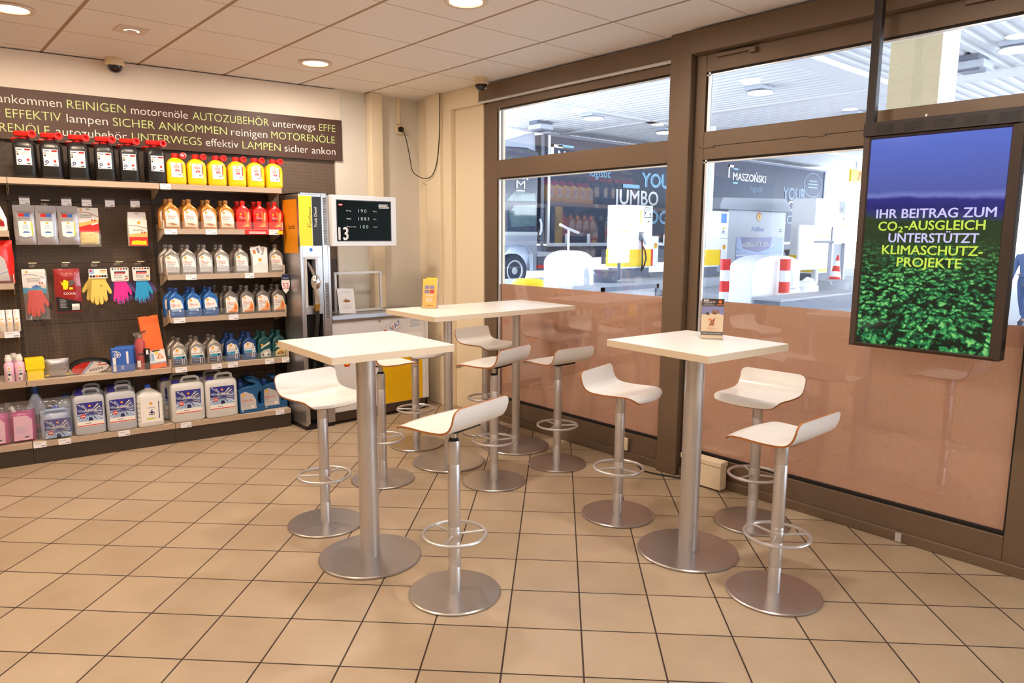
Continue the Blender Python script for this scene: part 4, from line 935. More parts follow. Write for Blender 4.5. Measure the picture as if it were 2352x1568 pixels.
def wipes(lab, acc, seed):
    t = thing('wipes_pack', lab, 'pack', group='silver wipes packs')
    b = MB(); pillow(b, .125, .232, .034, 'pouch_silver', seed=seed); b.build('pouch', t, ang=60)
    b = MB(); b.box(-.0625, .0625, -.003, .002, .222, .268, 'pouch_silver'); b.build('hanging_flap', t, bevel=.001)
    b = MB(); b.rect(-.034, .030, .176, .21, -.0192, 'print_grey'); b.rect(-.034, -.002, .19, .212, -.0196, 'pouch_red'); b.rect(-.0, .030, .19, .212, -.0196, 'box_blue'); y = -.0200
    b.flat([(-.038, .062), (-.004, .05), (.040, .062), (.040, .160), (-.038, .160)], y, 'label_white'); b.rect(.034, .041, .062, .160, y - .0004, acc); b.pecten(0, .148, .007, y - .0004); b.lines(0, .135, .04, 5, .006, 'label_sky', y - .0004, .003); b.flat([(-.02, .082), (-.006, .092), (.018, .09), (.024, .082)], y - .0004, 'box_blue'); b.build('label', t, smooth=False)
    return t
put(wipes('leftmost silver wipes pack with lime stripe on the pegboard', 'lime', 1), -3.765, 1.498, 5.505, 3)
put(wipes('second silver wipes pack with pale blue stripe on the pegboard', 'label_sky', 2), -3.640, 1.498, 5.505, 3)
put(wipes('third silver wipes pack with lime stripe, left of the chamois pack', 'lime', 3), -3.513, 1.498, 5.505, -4)
t = put(thing('chamois_pack', 'red and white chamois cloth pack hanging on the pegboard', 'pack'), -3.388, 1.50, 5.515, -2)
b = MB(); b.box(-.064, .064, -.004, .0, .085, .258, 'label_white'); b.build('card', t, smooth=False)
b = MB(); y = -.0044; b.flat([(-.064, .085), (.064, .085), (.064, .16), (-.064, .12)], y, 'red_matt'); b.flat([(-.064, .12), (.064, .16), (.064, .175), (-.064, .15)], y - .0003, 'orange_light'); b.tube([(-.06, y, .228), (0, y, .225), (.062, y, .195)], .0018, 'oxxa_red', 6); b.pecten(-.042, .243, .008, y - .0004); b.text('CHAMOIS', -.05, .199, .012, 'print_dark', y - .0006, w=.078); b.text('SYNTHETIC', -.05, .186, .008, 'print_dark', y - .0006, w=.07); b.disc(.022, .170, .006, y - .0006, 'red_matt'); b.disc(.04, .170, .006, y - .0006, 'red_matt'); b.flat([(.01, .142), (.06, .158), (.06, .148), (.024, .136)], y - .0006, 'label_white'); b.rect(-.012, .014, .246, .251, y - .0004, 'print_dark'); b.build('print', t, smooth=False)
b = MB(); pillow(b, .118, .09, .022, 'chamois', seed=5); b.build('folded_cloth', t, ang=60)
b = MB(); b.T = Matrix.Translation((0, -.006, -.018)); pillow(b, .138, .115, .03, 'bag_film', seed=6); b.T = None; b.build('clear_bag', t, ang=60)
t = put(thing('sponge_box', 'tall red and white sponge box hanging at the right of the pegboard', 'box'), -3.080, 1.488, 5.515, 2)
b = MB(); b.box(-.062, .062, -.03, .03, 0, .19, 'label_white'); b.build('box_body', t, bevel=.002)
b = MB(); b.prism([(-.062, .19), (.062, .19), (.058, .245), (-.058, .245)], -.012, -.008, 'paper', 'xz'); b.rect(-.014, .012, .232, .236, -.0124, 'print_dark'); b.build('hanging_flap', t, smooth=False)
b = MB(); y = -.0304; b.rect(-.0615, .0615, .002, .065, y, 'red_matt'); b.flat([(-.0615, .065), (.0615, .065), (.0615, .10), (-.0615, .085)], y - .0002, 'orange_light'); b.pecten(.008, .168, .011, y - .0004); b.tube([(-.06, y, .148), (0, y, .146), (.06, y, .128)], .0016, 'oxxa_red', 6); b.text('SPONGE', -.035, .110, .010, 'print_dark', y - .0005, w=.068); b.disc(.026, .098, .006, y - .0006, 'red_matt'); b.disc(.043, .098, .006, y - .0006, 'red_matt'); b.flat([(-.05, .010), (.052, .008), (.050, .04), (.02, .036), (-.01, .042), (-.046, .035)], y - .0006, 'box_yellow'); b.build('print', t, smooth=False)

def hand_outline(s=1.0, mirror=False):
    # hanging glove, fingers down; width about 9 cm, length about 20 cm
    p = [(-.042, .0), (-.044, -.05), (-.052, -.10), (-.058, -.15), (-.055, -.165), (-.046, -.170), (-.037, -.165), (-.033, -.132), (-.032, -.17), (-.027, -.187), (-.017, -.190), (-.008, -.184), (-.005, -.134), (-.003, -.17), (.002, -.186), (.012, -.188), (.020, -.18), (.022, -.130), (.026, -.155), (.032, -.168), (.042, -.165), (.048, -.15), (.046, -.11), (.046, -.085), (.056, -.105), (.066, -.118), (.076, -.110), (.074, -.088), (.058, -.05), (.046, -.025), (.042, .0)]
    return [((-a if mirror else a) * s, b_ * s) for a, b_ in p]
def glove_pair(t, palm, back, tip, s=1.0):
    for sx_, mir in ((-1, True), (1, False)):
        if back == palm and sx_ > 0: continue
        b = MB(); b.T = Matrix.Rotation(R(-7 * sx_), 4, 'Y'); b.prism([(a * 1.05, c) for a, c in hand_outline(s * 1.0, mir)], .004 if sx_ > 0 else .024, .020 if sx_ > 0 else .038, back, 'xz'); b.T = None; g = b.build('glove', t, bevel=.006, seg=3); g.location = (.012 * sx_, 0, .002)
    b = MB(); b.prism(hand_outline(s), -.018, .0, palm, 'xz'); g = b.build('glove', t, bevel=.006, seg=3)
    if tip:
        b = MB()
        for x0, x1, z0, z1 in ((-.050, -.034, -.168, -.140), (-.024, -.006, -.190, -.155), (.002, .017, -.188, -.152), (.027, .042, -.166, -.135)): b.box(x0 * s, x1 * s, -.0195, .001, z0 * s, z1 * s, tip)
        b.build('dipped_fingertips', t, bevel=.005)
t = put(thing('universal_gloves_pack', 'universal gloves pack with red gloves in a clear bag, leftmost of the glove row', 'gloves'), -3.742, 1.325, 5.515, -3)
b = MB(); b.box(-.068, .068, -.004, 0, -.160, .006, 'label_white'); b.build('card', t, smooth=False)
b = MB(); y = -.0044; b.flat([(-.068, -.16), (.068, -.16), (.068, -.115), (.03, -.105), (-.02, -.125), (-.068, -.118)], y, 'label_teal'); b.flat([(-.02, -.115), (.012, -.1), (.03, -.12), (0, -.13)], y - .0003, 'box_blue'); b.flat([(.03, -.1), (.066, -.085), (.066, -.13), (.04, -.125)], y - .0003, 'label_beige'); b.tube([(-.062, y, -.03), (0, y, -.032), (.066, y, -.058)], .0016, 'label_navy', 6); b.pecten(-.04, -.014, .008, y - .0004); b.text('UNIVERSAL', -.044, -.064, .009, 'print_dark', y - .0005, w=.080); b.text('GLOVES', -.042, -.080, .011, 'print_dark', y - .0005, w=.074); b.disc(.03, -.09, .006, y - .0006, 'red_matt'); b.disc(.046, -.09, .006, y - .0006, 'red_matt'); b.build('print', t, smooth=False)
b = MB(); b.T = Matrix.Translation((0, .006, -.14)); b.prism(hand_outline(.98), -.012, .004, 'glove_red', 'xz'); b.build('red_glove', t, bevel=.005, seg=3)
b = MB(); b.T = Matrix.Translation((.006, .016, -.15)); b.prism(hand_outline(1.12), -.004, .006, 'glove_dark', 'xz'); b.build('dark_glove', t, bevel=.003)
b = MB(); b.T = Matrix.Translation((.004, 0, -.345)); pillow(b, .145, .34, .05, 'bag_film', seed=8); b.build('clear_bag', t, ang=60)
t = put(thing('dark_red_glove_pack', 'shiny dark red and black glove pack on the pegboard', 'gloves'), -3.548, 1.02, 5.515, -2)
b = MB(); pillow(b, .158, .31, .04, 'oxxa_red', seed=9, wav=.006); b.build('pouch', t, ang=60)
b = MB(); y = -.0235; b.flat([(-.075, .01), (.075, .01), (.075, .075), (-.07, .115), (-.075, .11)], y, 'black'); b.text('OXXA', -.028, .128, .016, 'label_white', y - .0004, w=.072)
b.flat([(-.045, .225), (-.03, .21), (-.022, .232), (-.012, .235), (-.004, .225), (.006, .226), (.004, .19), (-.004, .165), (-.026, .165), (-.03, .19)], y - .0004, 'box_yellow'); b.flat([(.01, .225), (.03, .235), (.048, .215), (.03, .195), (.01, .19)], y - .0004, 'grey_dark'); b.rect(.008, .03, .165, .18, y - .0004, 'box_yellow')
b.lines(-.055, .095, .045, 8, .008, 'label_silver', y - .0004, .0025, 'L'); b.rect(.016, .062, .02, .062, y - .0004, 'label_white')
for k in range(7): b.rect(.020 + k * .006, .0225 + k * .006, .024, .042, y - .0007, 'print_dark')
b.build('print', t, smooth=False)
t = put(thing('leather_gloves', 'yellow leather work gloves hanging on the pegboard', 'gloves'), -3.355, 1.262, 5.52, -3)
glove_pair(t, 'glove_yellow', 'glove_yellow', None, 1.04)
b = MB(); b.box(-.058, .058, -.024, -.020, -.005, .062, 'label_white'); b.build('header_card', t, bevel=.001)
b = MB(); y = -.0245; b.rect(-.056, -.024, .028, .060, y, 'label_sky'); b.disc(-.044, .05, .007, y - .0003, 'pouch_red'); b.rect(.012, .056, .03, .055, y, 'sand'); b.rect(.016, .05, .048, .054, y - .0003, 'orange')
for k in range(6): b.disc(-.045 + k * .018, .010, .009, y, ('print_dark', 'dark_brown', 'orange', 'plywood', 'print_dark', 'dark_brown')[k], 10)
b.build('print', t, smooth=False); b = MB(); b.text('8', .01, -.065, .014, 'print_dark', -.0186); b.build('size_mark', t, smooth=False)
def winter(lab, palm, badge):
    t = thing('winter_gloves', lab, 'gloves', group='winter gloves on cards')
    glove_pair(t, palm, 'glove_violet', 'glove_violet', .93)
    b = MB(); b.prism([(-.056, .0), (-.05, -.006), (.05, -.006), (.056, 0), (.058, .088), (.052, .094), (-.056, .094), (-.060, .088)], -.024, -.020, 'label_white', 'xz'); b.build('header_card', t, smooth=False)
    b = MB(); y = -.0245; b.rect(-.035, .035, .05, .066, y, 'label_navy'); b.flat([(-.038, .046), (.03, .046), (.036, .058), (-.03, .058)], y - .0003, 'red_matt'); b.text('Worker', -.028, .049, .007, 'label_white', y - .0006, w=.056); b.text('Winter', -.04, .030, .010, 'print_dark', y - .0004, w=.055); b.text('Worker', -.04, .016, .010, 'print_dark', y - .0004, w=.055); b.lines(0, .004, .09, 2, .005, 'print_grey', y - .0003, .0025)
    for k in range(6): b.disc(-.045 + k * .018, .084, .007, y, ('label_navy', 'print_grey', 'plywood', 'red_matt', 'print_dark', 'dark_brown')[k], 8)
    b.rect(.028, .048, .022, .034, y, 'print_grey'); b.flat([(.026, .01), (.05, .02), (.05, .012), (.034, .004)], y, badge); b.build('print', t, smooth=False)
    return t
put(winter('pink and violet winter gloves on a white card on the pegboard', 'glove_pink', 'red_matt'), -3.216, 1.238, 5.52, -3)
put(winter('cyan and violet winter gloves on a white card, right end of the glove row', 'glove_cyan', 'yellow'), -3.075, 1.238, 5.52, -2)

# ---- fifth shelf, middle bay
def additive(lab):
    t = thing('additive_bottle', lab, 'bottle', group='pink additive bottles')
    b = MB(); b.ell([(0, .026, .026, 2.2), (.004, .029, .029, 2.2), (.115, .029, .029, 2.2), (.130, .024, .024, 2), (.140, .017, .017, 2), (.146, .016, .016, 2)], 'pink_pale', 28); b.build('bottle_body', t, ang=50)
    b = MB(); b.lathe([(.0205, .143), (.0205, .166), (.016, .169), (.015, .186), (.001, .187)], 'label_white', 20); b.build('cap', t)
    b = MB(); v = []; f_ = []
    for i in range(9):
        a = R(-90 - 62 + i * 15.5)
        for z in (.012, .108): v.append((.0295 * math.cos(a), .0295 * math.sin(a), z))
    b.add(v, [(2 * i, 2 * i + 2, 2 * i + 3, 2 * i + 1) for i in range(8)], 'label_white'); y = -.0302; b.pecten(0, .095, .006, y); b.lines(0, .08, .024, 2, .006, 'print_grey', y, .003); b.flat([(-.012, .055), (0, .064), (.013, .056), (.0, .046)], y, 'label_navy'); b.rect(-.010, -.002, .018, .03, y, 'green_bottle'); b.build('label', t)
    return t
a0 = additive('pink additive bottle at the left end of the fifth shelf, first of the front pair'); put(a0, -3.932, .58, 5.385, 0)
put(dup(a0, (0, 0, 0), 0, 'pink additive bottle beside the yellow plastic box on the fifth shelf'), -3.872, .58, 5.385, 4)
put(dup(a0, (0, 0, 0), 0, 'pink additive bottle behind the front pair on the fifth shelf'), -3.902, .58, 5.452, 0)
t = put(thing('yellow_box', 'bright yellow translucent plastic box on the fifth shelf', 'box'), -3.785, .58, 5.42, 4)
b = MB(); b.box(-.052, .045, -.045, .045, 0, .072, 'box_yellow'); b.build('lower_half', t, bevel=.003)
b = MB(); b.box(-.058, .052, -.05, .05, .072, .148, 'box_yellow'); b.rect(-.055, .048, .108, .110, -.0505, 'yellow'); b.build('upper_half', t, bevel=.003)
t = put(thing('travel_pack', 'clear bag of small car care things on the fifth shelf', 'bag'), -3.662, .58, 5.44, 2)
b = MB(); b.T = Matrix.Rotation(R(14), 4, 'X') ; pillow(b, .15, .135, .075, 'pouch_silver', seed=11, wav=.014); b.build('bag', t, ang=70)
b = MB(); y = -.043; b.rect(-.07, .07, .012, .022, -.03, 'box_yellow'); b.rect(-.06, .06, .1, .106, y + .01, 'box_blue'); b.disc(-.04, .062, .011, y, 'orange', rz=.006); b.rect(0, .05, .05, .06, y, 'print_dark'); b.disc(.035, .045, .012, y, 'pouch_red'); b.build('contents', t, smooth=False)
t = put(thing('cable_bag', 'oval zip bag with red jump leads and white card on the fifth shelf', 'bag'), -3.455, .58, 5.455, 0)
b = MB(); b.T = Matrix.Rotation(R(24), 4, 'X'); b.prism([(.128 * math.cos(R(a)), .062 + .058 * math.sin(R(a))) for a in range(0, 360, 12)], -.022, .03, 'black', 'xz'); b.build('bag_body', t, bevel=.006)
b = MB(); b.T = Matrix.Rotation(R(24), 4, 'X'); y = -.0235; b.flat([(-.112, .03), (-.05, .012), (.02, .115), (-.05, .108), (-.10, .085), (-.118, .06)], y, 'red_matt'); b.tube([(-.09, y, .04), (-.07, y, .085), (-.05, y, .05), (-.075, y, .03)], .005, 'pouch_red', 8); b.build('red_leads', t, smooth=False)
b = MB(); b.T = Matrix.Rotation(R(24), 4, 'X'); y = -.0265; b.flat([(-.062, .012), (.04, .012), (.10, .04), (.118, .066), (.09, .1), (.02, .116), (.0, .114)], y, 'label_white'); b.flat([(-.06, .012), (-.045, .012), (.02, .116), (.005, .115)], y - .0003, 'label_sky'); b.rect(.04, .1, .078, .086, y - .0003, 'pouch_red'); b.disc(.055, .1, .012, y - .0003, 'pouch_red', rz=.005)
for k in range(5): b.rect(-.01 + k * .018, .004 + k * .018, .03 + .004 * k, .05 + .004 * k, y - .0003, 'print_grey')
b.build('card', t, smooth=False)
def first_aid(lab):
    t = thing('first_aid_case', lab, 'first aid kit', group='blue first aid cases')
    b = MB(); b.box(-.073, .073, -.03, .03, 0, .178, 'box_blue'); b.build('case', t, bevel=.008, seg=3)
    b = MB(); y = -.0304; b.disc(-.034, .130, .022, y, 'label_white', 28); b.disc(-.034, .130, .0185, y - .0003, 'box_blue', 28); b.rect(-.0385, -.0295, .116, .144, y - .0006, 'label_white'); b.rect(-.048, -.020, .1255, .1345, y - .0006, 'label_white'); b.rect(-.066, -.046, .01, .112, y, 'label_white'); b.rect(-.066, -.034, .153, .158, y, 'label_white'); b.prism([(.022, .06), (.036, .06), (.036, .15), (.022, .15)], y, y - .001, 'label_white', 'xz'); b.rect(-.016, .004, .02, .05, y, 'label_sky'); b.text('KFZ', -.064, .05, .012, 'box_blue', y - .0004, w=.016); b.build('print', t, smooth=False)
    return t
fa = put(first_aid('blue first aid case with white cross at the front of the fifth shelf'), -3.255, .58, 5.39, 3)
put(dup(fa, (0, 0, 0), 0, 'blue first aid case half hidden behind the front one'), -3.215, .58, 5.462, 3)
t = put(thing('fire_extinguisher', 'small red fire extinguisher in clear wrap on the fifth shelf', 'extinguisher'), -3.128, .58, 5.43, 0)
b = MB(); b.lathe([(.001, 0), (.034, 0), (.037, .006), (.037, .19), (.030, .215), (.014, .228), (.014, .236), (.001, .236)], 'plastic_red', 28); b.build('bottle_body', t)
b = MB(); b.box(-.012, .012, -.012, .012, .236, .262, 'chrome'); b.tube([(0, 0, .26), (.02, -.01, .28), (.045, -.01, .285)], .004, 'black', 8); b.tube([(0, 0, .25), (-.02, -.01, .262), (-.042, -.01, .255)], .004, 'chrome', 8); b.build('valve', t)
b = MB(); b.lathe([(.0385, .0), (.04, .18), (.03, .23), (.045, .27)], 'bag_film', 16); b.build('clear_wrap', t)
b = MB(); b.rect(-.03, -.008, .02, .07, -.0375, 'label_white'); b.rect(-.02, .02, .11, .122, -.0378, 'print_dark'); b.build('label', t, smooth=False)
t = put(thing('torch', 'black torch standing between the extinguisher and the orange case', 'torch'), -3.092, .58, 5.388, 0)
b = MB(); b.lathe([(.001, 0), (.017, 0), (.018, .004), (.016, .11), (.021, .125), (.021, .155), (.001, .156)], 'black', 24); b.build('torch_body', t)
b = MB(); b.rect(-.008, .008, .115, .15, -.0215, 'paper'); b.build('label', t, smooth=False)
t = put(thing('warning_triangle_case', 'tall orange warning triangle case leaning back on the fifth shelf', 'case'), -3.025, .58, 5.405, 2)
T_ = Matrix.Rotation(R(-9), 4, 'X') @ Matrix.Rotation(R(-5), 4, 'Y')
b = MB(); b.T = T_; b.prism([(-.064, 0), (.064, 0), (.066, .395), (.012, .395), (.0, .388), (-.012, .395), (-.066, .395)], -.018, .018, 'orange', 'xz')
for k in range(3): b.box(-.064, .064, -.0195, -.018, .335 + k * .014, .341 + k * .014, 'orange')
b.build('case', t, bevel=.003)
b = MB(); b.T = T_; b.box(-.0665, .0665, -.020, .020, .035, .135, 'label_white'); b.build('sleeve', t, smooth=False)
b = MB(); b.T = T_; y = -.0204; b.rect(-.0665, .0665, .035, .044, y, 'label_sky'); b.rect(-.05, -.035, .06, .115, y, 'label_sky'); b.rect(-.028, -.012, .055, .110, y, 'label_sky'); b.rect(-.02, .035, .125, .1345, y, 'print_dark'); b.flat([(.005, .068), (.055, .066), (.028, .11)], y, 'orange'); b.flat([(.017, .074), (.043, .073), (.029, .097)], y - .0003, 'label_white'); b.flat([(.0, .1), (.02, .104), (.018, .128), (.004, .128)], y, 'box_yellow'); b.build('sleeve_print', t, smooth=False)

# ---- bottom shelf: canisters
def adlabel(b, x0, x1, z0, z1, y, white=False):
    cx, cz = x0 + (x1 - x0) * .5, z0 + (z1 - z0) * .47; w = x1 - x0; h = z1 - z0
    b.rect(x0, x1, z0, z1, y, 'label_blue')
    b.rect(x0, x1, z0, z0 + h * .28, y - .0002, 'label_sky')
    rnd = random.Random(5)
    for k in range(46):
        a = 2 * PI * k / 46 + rnd.uniform(-.04, .04); c, d = math.cos(a), math.sin(a)
        if 1.05 < a < 2.09: continue
        t1 = min((w * .5) / max(1e-6, abs(c)), ((z1 - cz) if d > 0 else (cz - z0)) / max(1e-6, abs(d)))
        s1 = t1 * rnd.uniform(.75, 1.0); s0 = t1 * rnd.uniform(.06, .3); q = t1 * rnd.uniform(.012, .045)
        P = [(cx + c * s0, cz + d * s0), (cx + c * s1 - d * q, cz + d * s1 + c * q), (cx + c * s1 + d * q, cz + d * s1 - c * q)]
        P = [(min(x1, max(x0, p)), min(z1, max(z0, r_))) for p, r_ in P]
        b.flat(P, y - .0004, ('label_white', 'label_sky', 'label_white', 'label_navy')[k % 4])
    b.flat([(cx, cz + h * .08), (cx + w * .27, z1), (cx - w * .27, z1)], y - .0006, 'cap_violet')
    b.pecten(cx, z0 + h * .80, w * .052, y - .0008); b.text('AdBlue', cx + w * .02, z0 + h * .50, h * .14, 'label_white', y - .0009, w=w * .50, align='C', bold=.012)
    b.disc(x0 + w * .22, z0 + h * .28, h * .115, y - .001, 'red_matt', 24); b.rect(x0 + w * .15, x0 + w * .29, z0 + h * .25, z0 + h * .28, y - .0013, 'label_white'); b.rect(x0 + w * .16, x0 + w * .28, z0 + h * .30, z0 + h * .325, y - .0013, 'label_white')
    b.flat([(x0 + w * .42, z0), (x0 + w * .60, z0), (x0 + w * .56, z0 + h * .22), (x0 + w * .44, z0 + h * .24)], y - .0008, 'label_navy'); b.flat([(x0 + w * .44, z0 + h * .2), (x0 + w * .56, z0 + h * .19), (x0 + w * .55, z0 + h * .27), (x0 + w * .46, z0 + h * .28)], y - .001, 'label_sky')
def square_can(lab, w, d, h, body, lw, group):
    t = thing('fluid_canister', lab, 'canister', group=group)
    b = MB(); b.ell([(0, w / 2 - .014, d / 2 - .014, 6), (.008, w / 2 - .003, d / 2 - .003, 7), (.02, w / 2, d / 2, 8), (h - .075, w / 2, d / 2, 8), (h - .05, w / 2 - .004, d / 2 - .004, 7), (h - .036, w / 2 - .02, d / 2 - .012, 6), (h - .034, .02, .02, 2)], body, 56); b.build('canister_body', t, ang=45)
    b = MB(); b.tube([(-.03, 0, h - .05), (-.022, 0, h - .012), (-.008, 0, h - .003), (w / 2 - .05, 0, h - .003), (w / 2 - .03, 0, h - .012), (w / 2 - .022, 0, h - .06)], .011, body, 10); b.build('handle', t)
    b = MB(); b.lathe([(.024, h - .055), (.026, h - .052), (.026, h - .018), (.022, h - .015), (.001, h - .015)], 'cap_violet', 24, cx=-w / 2 + .042, cy=-d / 2 + .045); b.build('cap', t)
    b = MB(); y = -d / 2 - .0008; z0, z1 = h * .20, h * .74; b.rect(-lw / 2, lw / 2, z0, z1, y, 'label_white'); adlabel(b, -lw / 2 + .002, lw / 2 - .002, z0 + (z1 - z0) * .22, z1 - .002, y - .0003)
    b.rect(-lw / 2, lw / 2, z0 + .004, z0 + .010, y - .0006, 'red_matt'); b.rect(-lw * .2, lw * .02, z0 + .02, z0 + .026, y - .0006, 'print_grey'); b.build('label', t, smooth=False)
    return t
GA = 'square diesel exhaust fluid canisters on the bottom shelf'
c0 = put(square_can('greyish fluid canister with blue ray label, left of the matching front pair', .196, .15, .325, 'canister_grey', .165, GA), -3.492, .15, 5.425, 4)
put(dup(c0, (0, 0, 0), 0, 'greyish fluid canister with blue ray label beside the ribbed white canister'), -3.290, .15, 5.425, 4)
put(dup(c0, (0, 0, 0), 0, 'greyish fluid canister standing behind the left grey one'), -3.475, .15, 5.585, 4)
put(dup(c0, (0, 0, 0), 0, 'greyish fluid canister standing behind the one beside the ribbed canister'), -3.272, .15, 5.585, 4)
c1 = put(square_can('large white fluid canister with blue ray label in the middle of the bottom shelf', .240, .155, .34, 'canister_white', .185, GA), -2.838, .15, 5.425, 3)
put(dup(c1, (0, 0, 0), 0, 'large white fluid canister with blue ray label beside the teal oil jugs'), -2.592, .15, 5.425, 3)
put(dup(c1, (0, 0, 0), 0, 'large white fluid canister behind the middle one'), -2.885, .15, 5.59, 3)
put(dup(c1, (0, 0, 0), 0, 'large white fluid canister behind the one beside the teal jugs'), -2.640, .15, 5.59, 3)
t = put(thing('ribbed_canister', 'ribbed white canister with blue cap and small car symbol on the bottom shelf', 'canister'), -3.100, .15, 5.42, 4)
b = MB(); pr = [(0, .074, .06, 6), (.006, .086, .068, 7)]
for k in range(6): pr += [(.012 + k * .034, .089, .071, 7), (.036 + k * .034, .089, .071, 7), (.041 + k * .034, .086, .069, 7)]
pr += [(.235, .086, .068, 6), (.262, .055, .045, 4), (.278, .024, .022, 2.2), (.285, .016, .016, 2), (.296, .016, .016, 2)]
b.ell(pr, 'canister_white', 48); b.build('canister_body', t, ang=40)
b = MB(); b.lathe([(.019, .288), (.0195, .290), (.0195, .308), (.001, .309)], 'cap_blue', 24); b.build('cap', t)
b = MB(); y = -.0722; b.rect(-.07, .074, .035, .205, y, 'label_white'); b.pecten(0, .176, .011, y - .0004); b.text('ADBLUE', 0, .142, .009, 'print_dark', y - .0004, w=.05, align='C'); b.flat([(-.016, .09), (.02, .09), (.022, .108), (.008, .118), (-.012, .112)], y - .0004, 'label_navy'); b.disc(-.006, .1, .006, y - .0007, 'label_white'); b.disc(.012, .1, .006, y - .0007, 'label_white'); b.tube([(0, y, .114), (.0, y, .124), (.008, y, .130)], .003, 'label_navy', 6); b.rect(-.034, .022, .058, .068, y - .0004, 'lime'); b.rect(.05, .056, .06, .19, y - .0004, 'label_navy'); b.rect(.03, .045, .06, .064, y - .0004, 'print_grey'); b.build('label', t, smooth=False)
def oil_jug(lab):
    t = thing('oil_jug', lab, 'jug', group='teal oil jugs on the bottom shelf')
    b = MB(); b.prism([(-.095, 0), (.10, 0), (.108, .012), (.104, .06), (.064, .058), (.050, .09), (.052, .145), (.068, .17), (.085, .165), (.094, .20), (.07, .245), (.02, .275), (-.02, .275), (-.03, .262), (.035, .235), (.03, .222), (-.05, .215), (-.092, .20), (-.102, .19)], -.055, .055, 'teal_jug', 'xz'); b.build('jug_body', t, bevel=.014, seg=4)
    b = MB(); b.tube([(.092, 0, .04), (.104, 0, .08), (.104, 0, .14), (.09, 0, .19)], [.018, .015, .015, .018], 'teal_jug', 12); b.build('handle', t)
    b = MB(); b.lathe([(.022, .205), (.023, .21), (.023, .245), (.02, .25), (.001, .25)], 'blue_cap', 24, cx=-.068); b.build('cap', t)
    b = MB(); y = -.0558; b.flat([(-.088, .012), (.04, .012), (.034, .06), (.034, .10), (.01, .15), (-.05, .178), (-.088, .165)], y, 'label_silver'); b.pecten(-.066, .150, .012, y - .0004); b.text('Shell', -.08, .118, .007, 'red_matt', y - .0004, w=.024); b.text('HELIX', -.08, .096, .015, 'red_matt', y - .0004, w=.085, bold=.02); b.text('HX7', -.078, .080, .010, 'box_blue', y - .0004, w=.03); b.text('5W-40', -.07, .060, .009, 'print_grey', y - .0004, w=.05); b.disc(.006, .05, .012, y - .0004, 'label_white'); b.flat([(-.088, .012), (.04, .012), (.038, .03), (-.088, .03)], y - .0004, 'teal_jug'); b.rect(-.08, -.066, .014, .027, y - .0006, 'label_sky'); b.build('label', t, smooth=False)
    return t
oj = put(oil_jug('teal oil jug with red lettering, left of two at the end of the bottom shelf'), -2.362, .15, 5.43, 3)
put(dup(oj, (0, 0, 0), 0, 'teal oil jug partly hidden behind the white bar stool lip on the bottom shelf'), -2.165, .15, 5.47, 3)
put(dup(oj, (0, 0, 0), 0, 'dark teal oil jug behind the left teal jug'), -2.33, .15, 5.57, 3)
# refill pouches in clear bags
def refill(lab, liquid, seed):
    t = thing('refill_pouch', lab, 'pouch', group='pink screen wash pouches')
    b = MB(); pillow(b, .15, .22, .09, liquid, seed=seed, wav=.006); b.build('pouch', t, ang=70)
    b = MB(); b.T = Matrix.Translation((-.045, 0, .215)) @ Matrix.Rotation(R(-25), 4, 'Y'); b.lathe([(.012, -.02), (.012, .02), (.016, .022), (.016, .042), (.001, .043)], 'label_white', 20); b.build('spout', t)
    b = MB(); b.flat([(-.06, .02), (.045, .02), (.05, .16), (.02, .19), (-.055, .19)], -.051, 'pink_pale'); b.lines(-.045, .11, .07, 4, .012, 'label_sky', -.0514, .003, 'L'); b.rect(.0, .025, .035, .045, -.0514, 'green_bottle'); b.build('label', t, smooth=False)
    b = MB(); b.T = Matrix.Translation((0, -.008, -.0)); pillow(b, .185, .285, .125, 'bag_film', seed=seed + 3, wav=.02); b.build('clear_bag', t, ang=70)
    return t
rp = put(refill('pink refill pouch in a clear bag at the left edge of the bottom shelf', 'pink_liquid', 21), -4.035, .15, 5.41, 0)
put(dup(rp, (0, 0, 0), 0, 'pink refill pouch in a clear bag, right of the one at the photo edge'), -3.885, .15, 5.425, 4)
t = put(thing('blue_topped_bottle', 'tall clear bottle with dark blue spray top behind the pouches', 'bottle'), -3.800, .15, 5.545, 0)
b = MB(); b.ell([(0, .055, .035, 4), (.01, .06, .04, 4), (.20, .058, .038, 4), (.27, .035, .028, 3), (.30, .018, .018, 2), (.31, .016, .016, 2)], 'plastic_clear_blue', 36); b.build('bottle_body', t, ang=50)
b = MB(); b.lathe([(.02, .305), (.024, .31), (.024, .375), (.018, .39), (.001, .391)], 'blue_cap', 24); b.box(-.012, .012, -.05, .0, .362, .385, 'label_white'); b.build('spray_head', t)
b = MB(); b.rect(-.04, .04, .03, .16, -.0415, 'label_navy'); b.rect(-.03, .03, .06, .09, -.0419, 'pouch_red'); b.build('label', t, smooth=False)
t = put(thing('fluid_pouch', 'bagged pouch with blue ray label and blue handle on the bottom shelf', 'pouch'), -3.692, .15, 5.41, 3)
b = MB(); pillow(b, .185, .20, .10, 'plastic_clear_blue', seed=31, wav=.006); b.build('pouch', t, ang=70)
b = MB(); adlabel(b, -.075, .08, .012, .145, -.0545); b.build('label', t, smooth=False)
b = MB(); b.tube([(-.075, -.02, .19), (-.06, -.03, .205), (.05, -.03, .205), (.07, -.02, .192)], .011, 'label_sky', 10); b.lathe([(.022, .205), (.022, .235), (.001, .236)], 'cap_blue', 20); b.build('handle_cap', t)
b = MB(); b.T = Matrix.Translation((0, -.012, 0)); pillow(b, .225, .29, .125, 'bag_film', seed=33, wav=.03); b.build('clear_bag', t, ang=70)
t = put(thing('wash_bottle', 'dark blue labelled bottle half hidden behind the bagged pouch', 'bottle'), -3.62, .15, 5.55, 0)
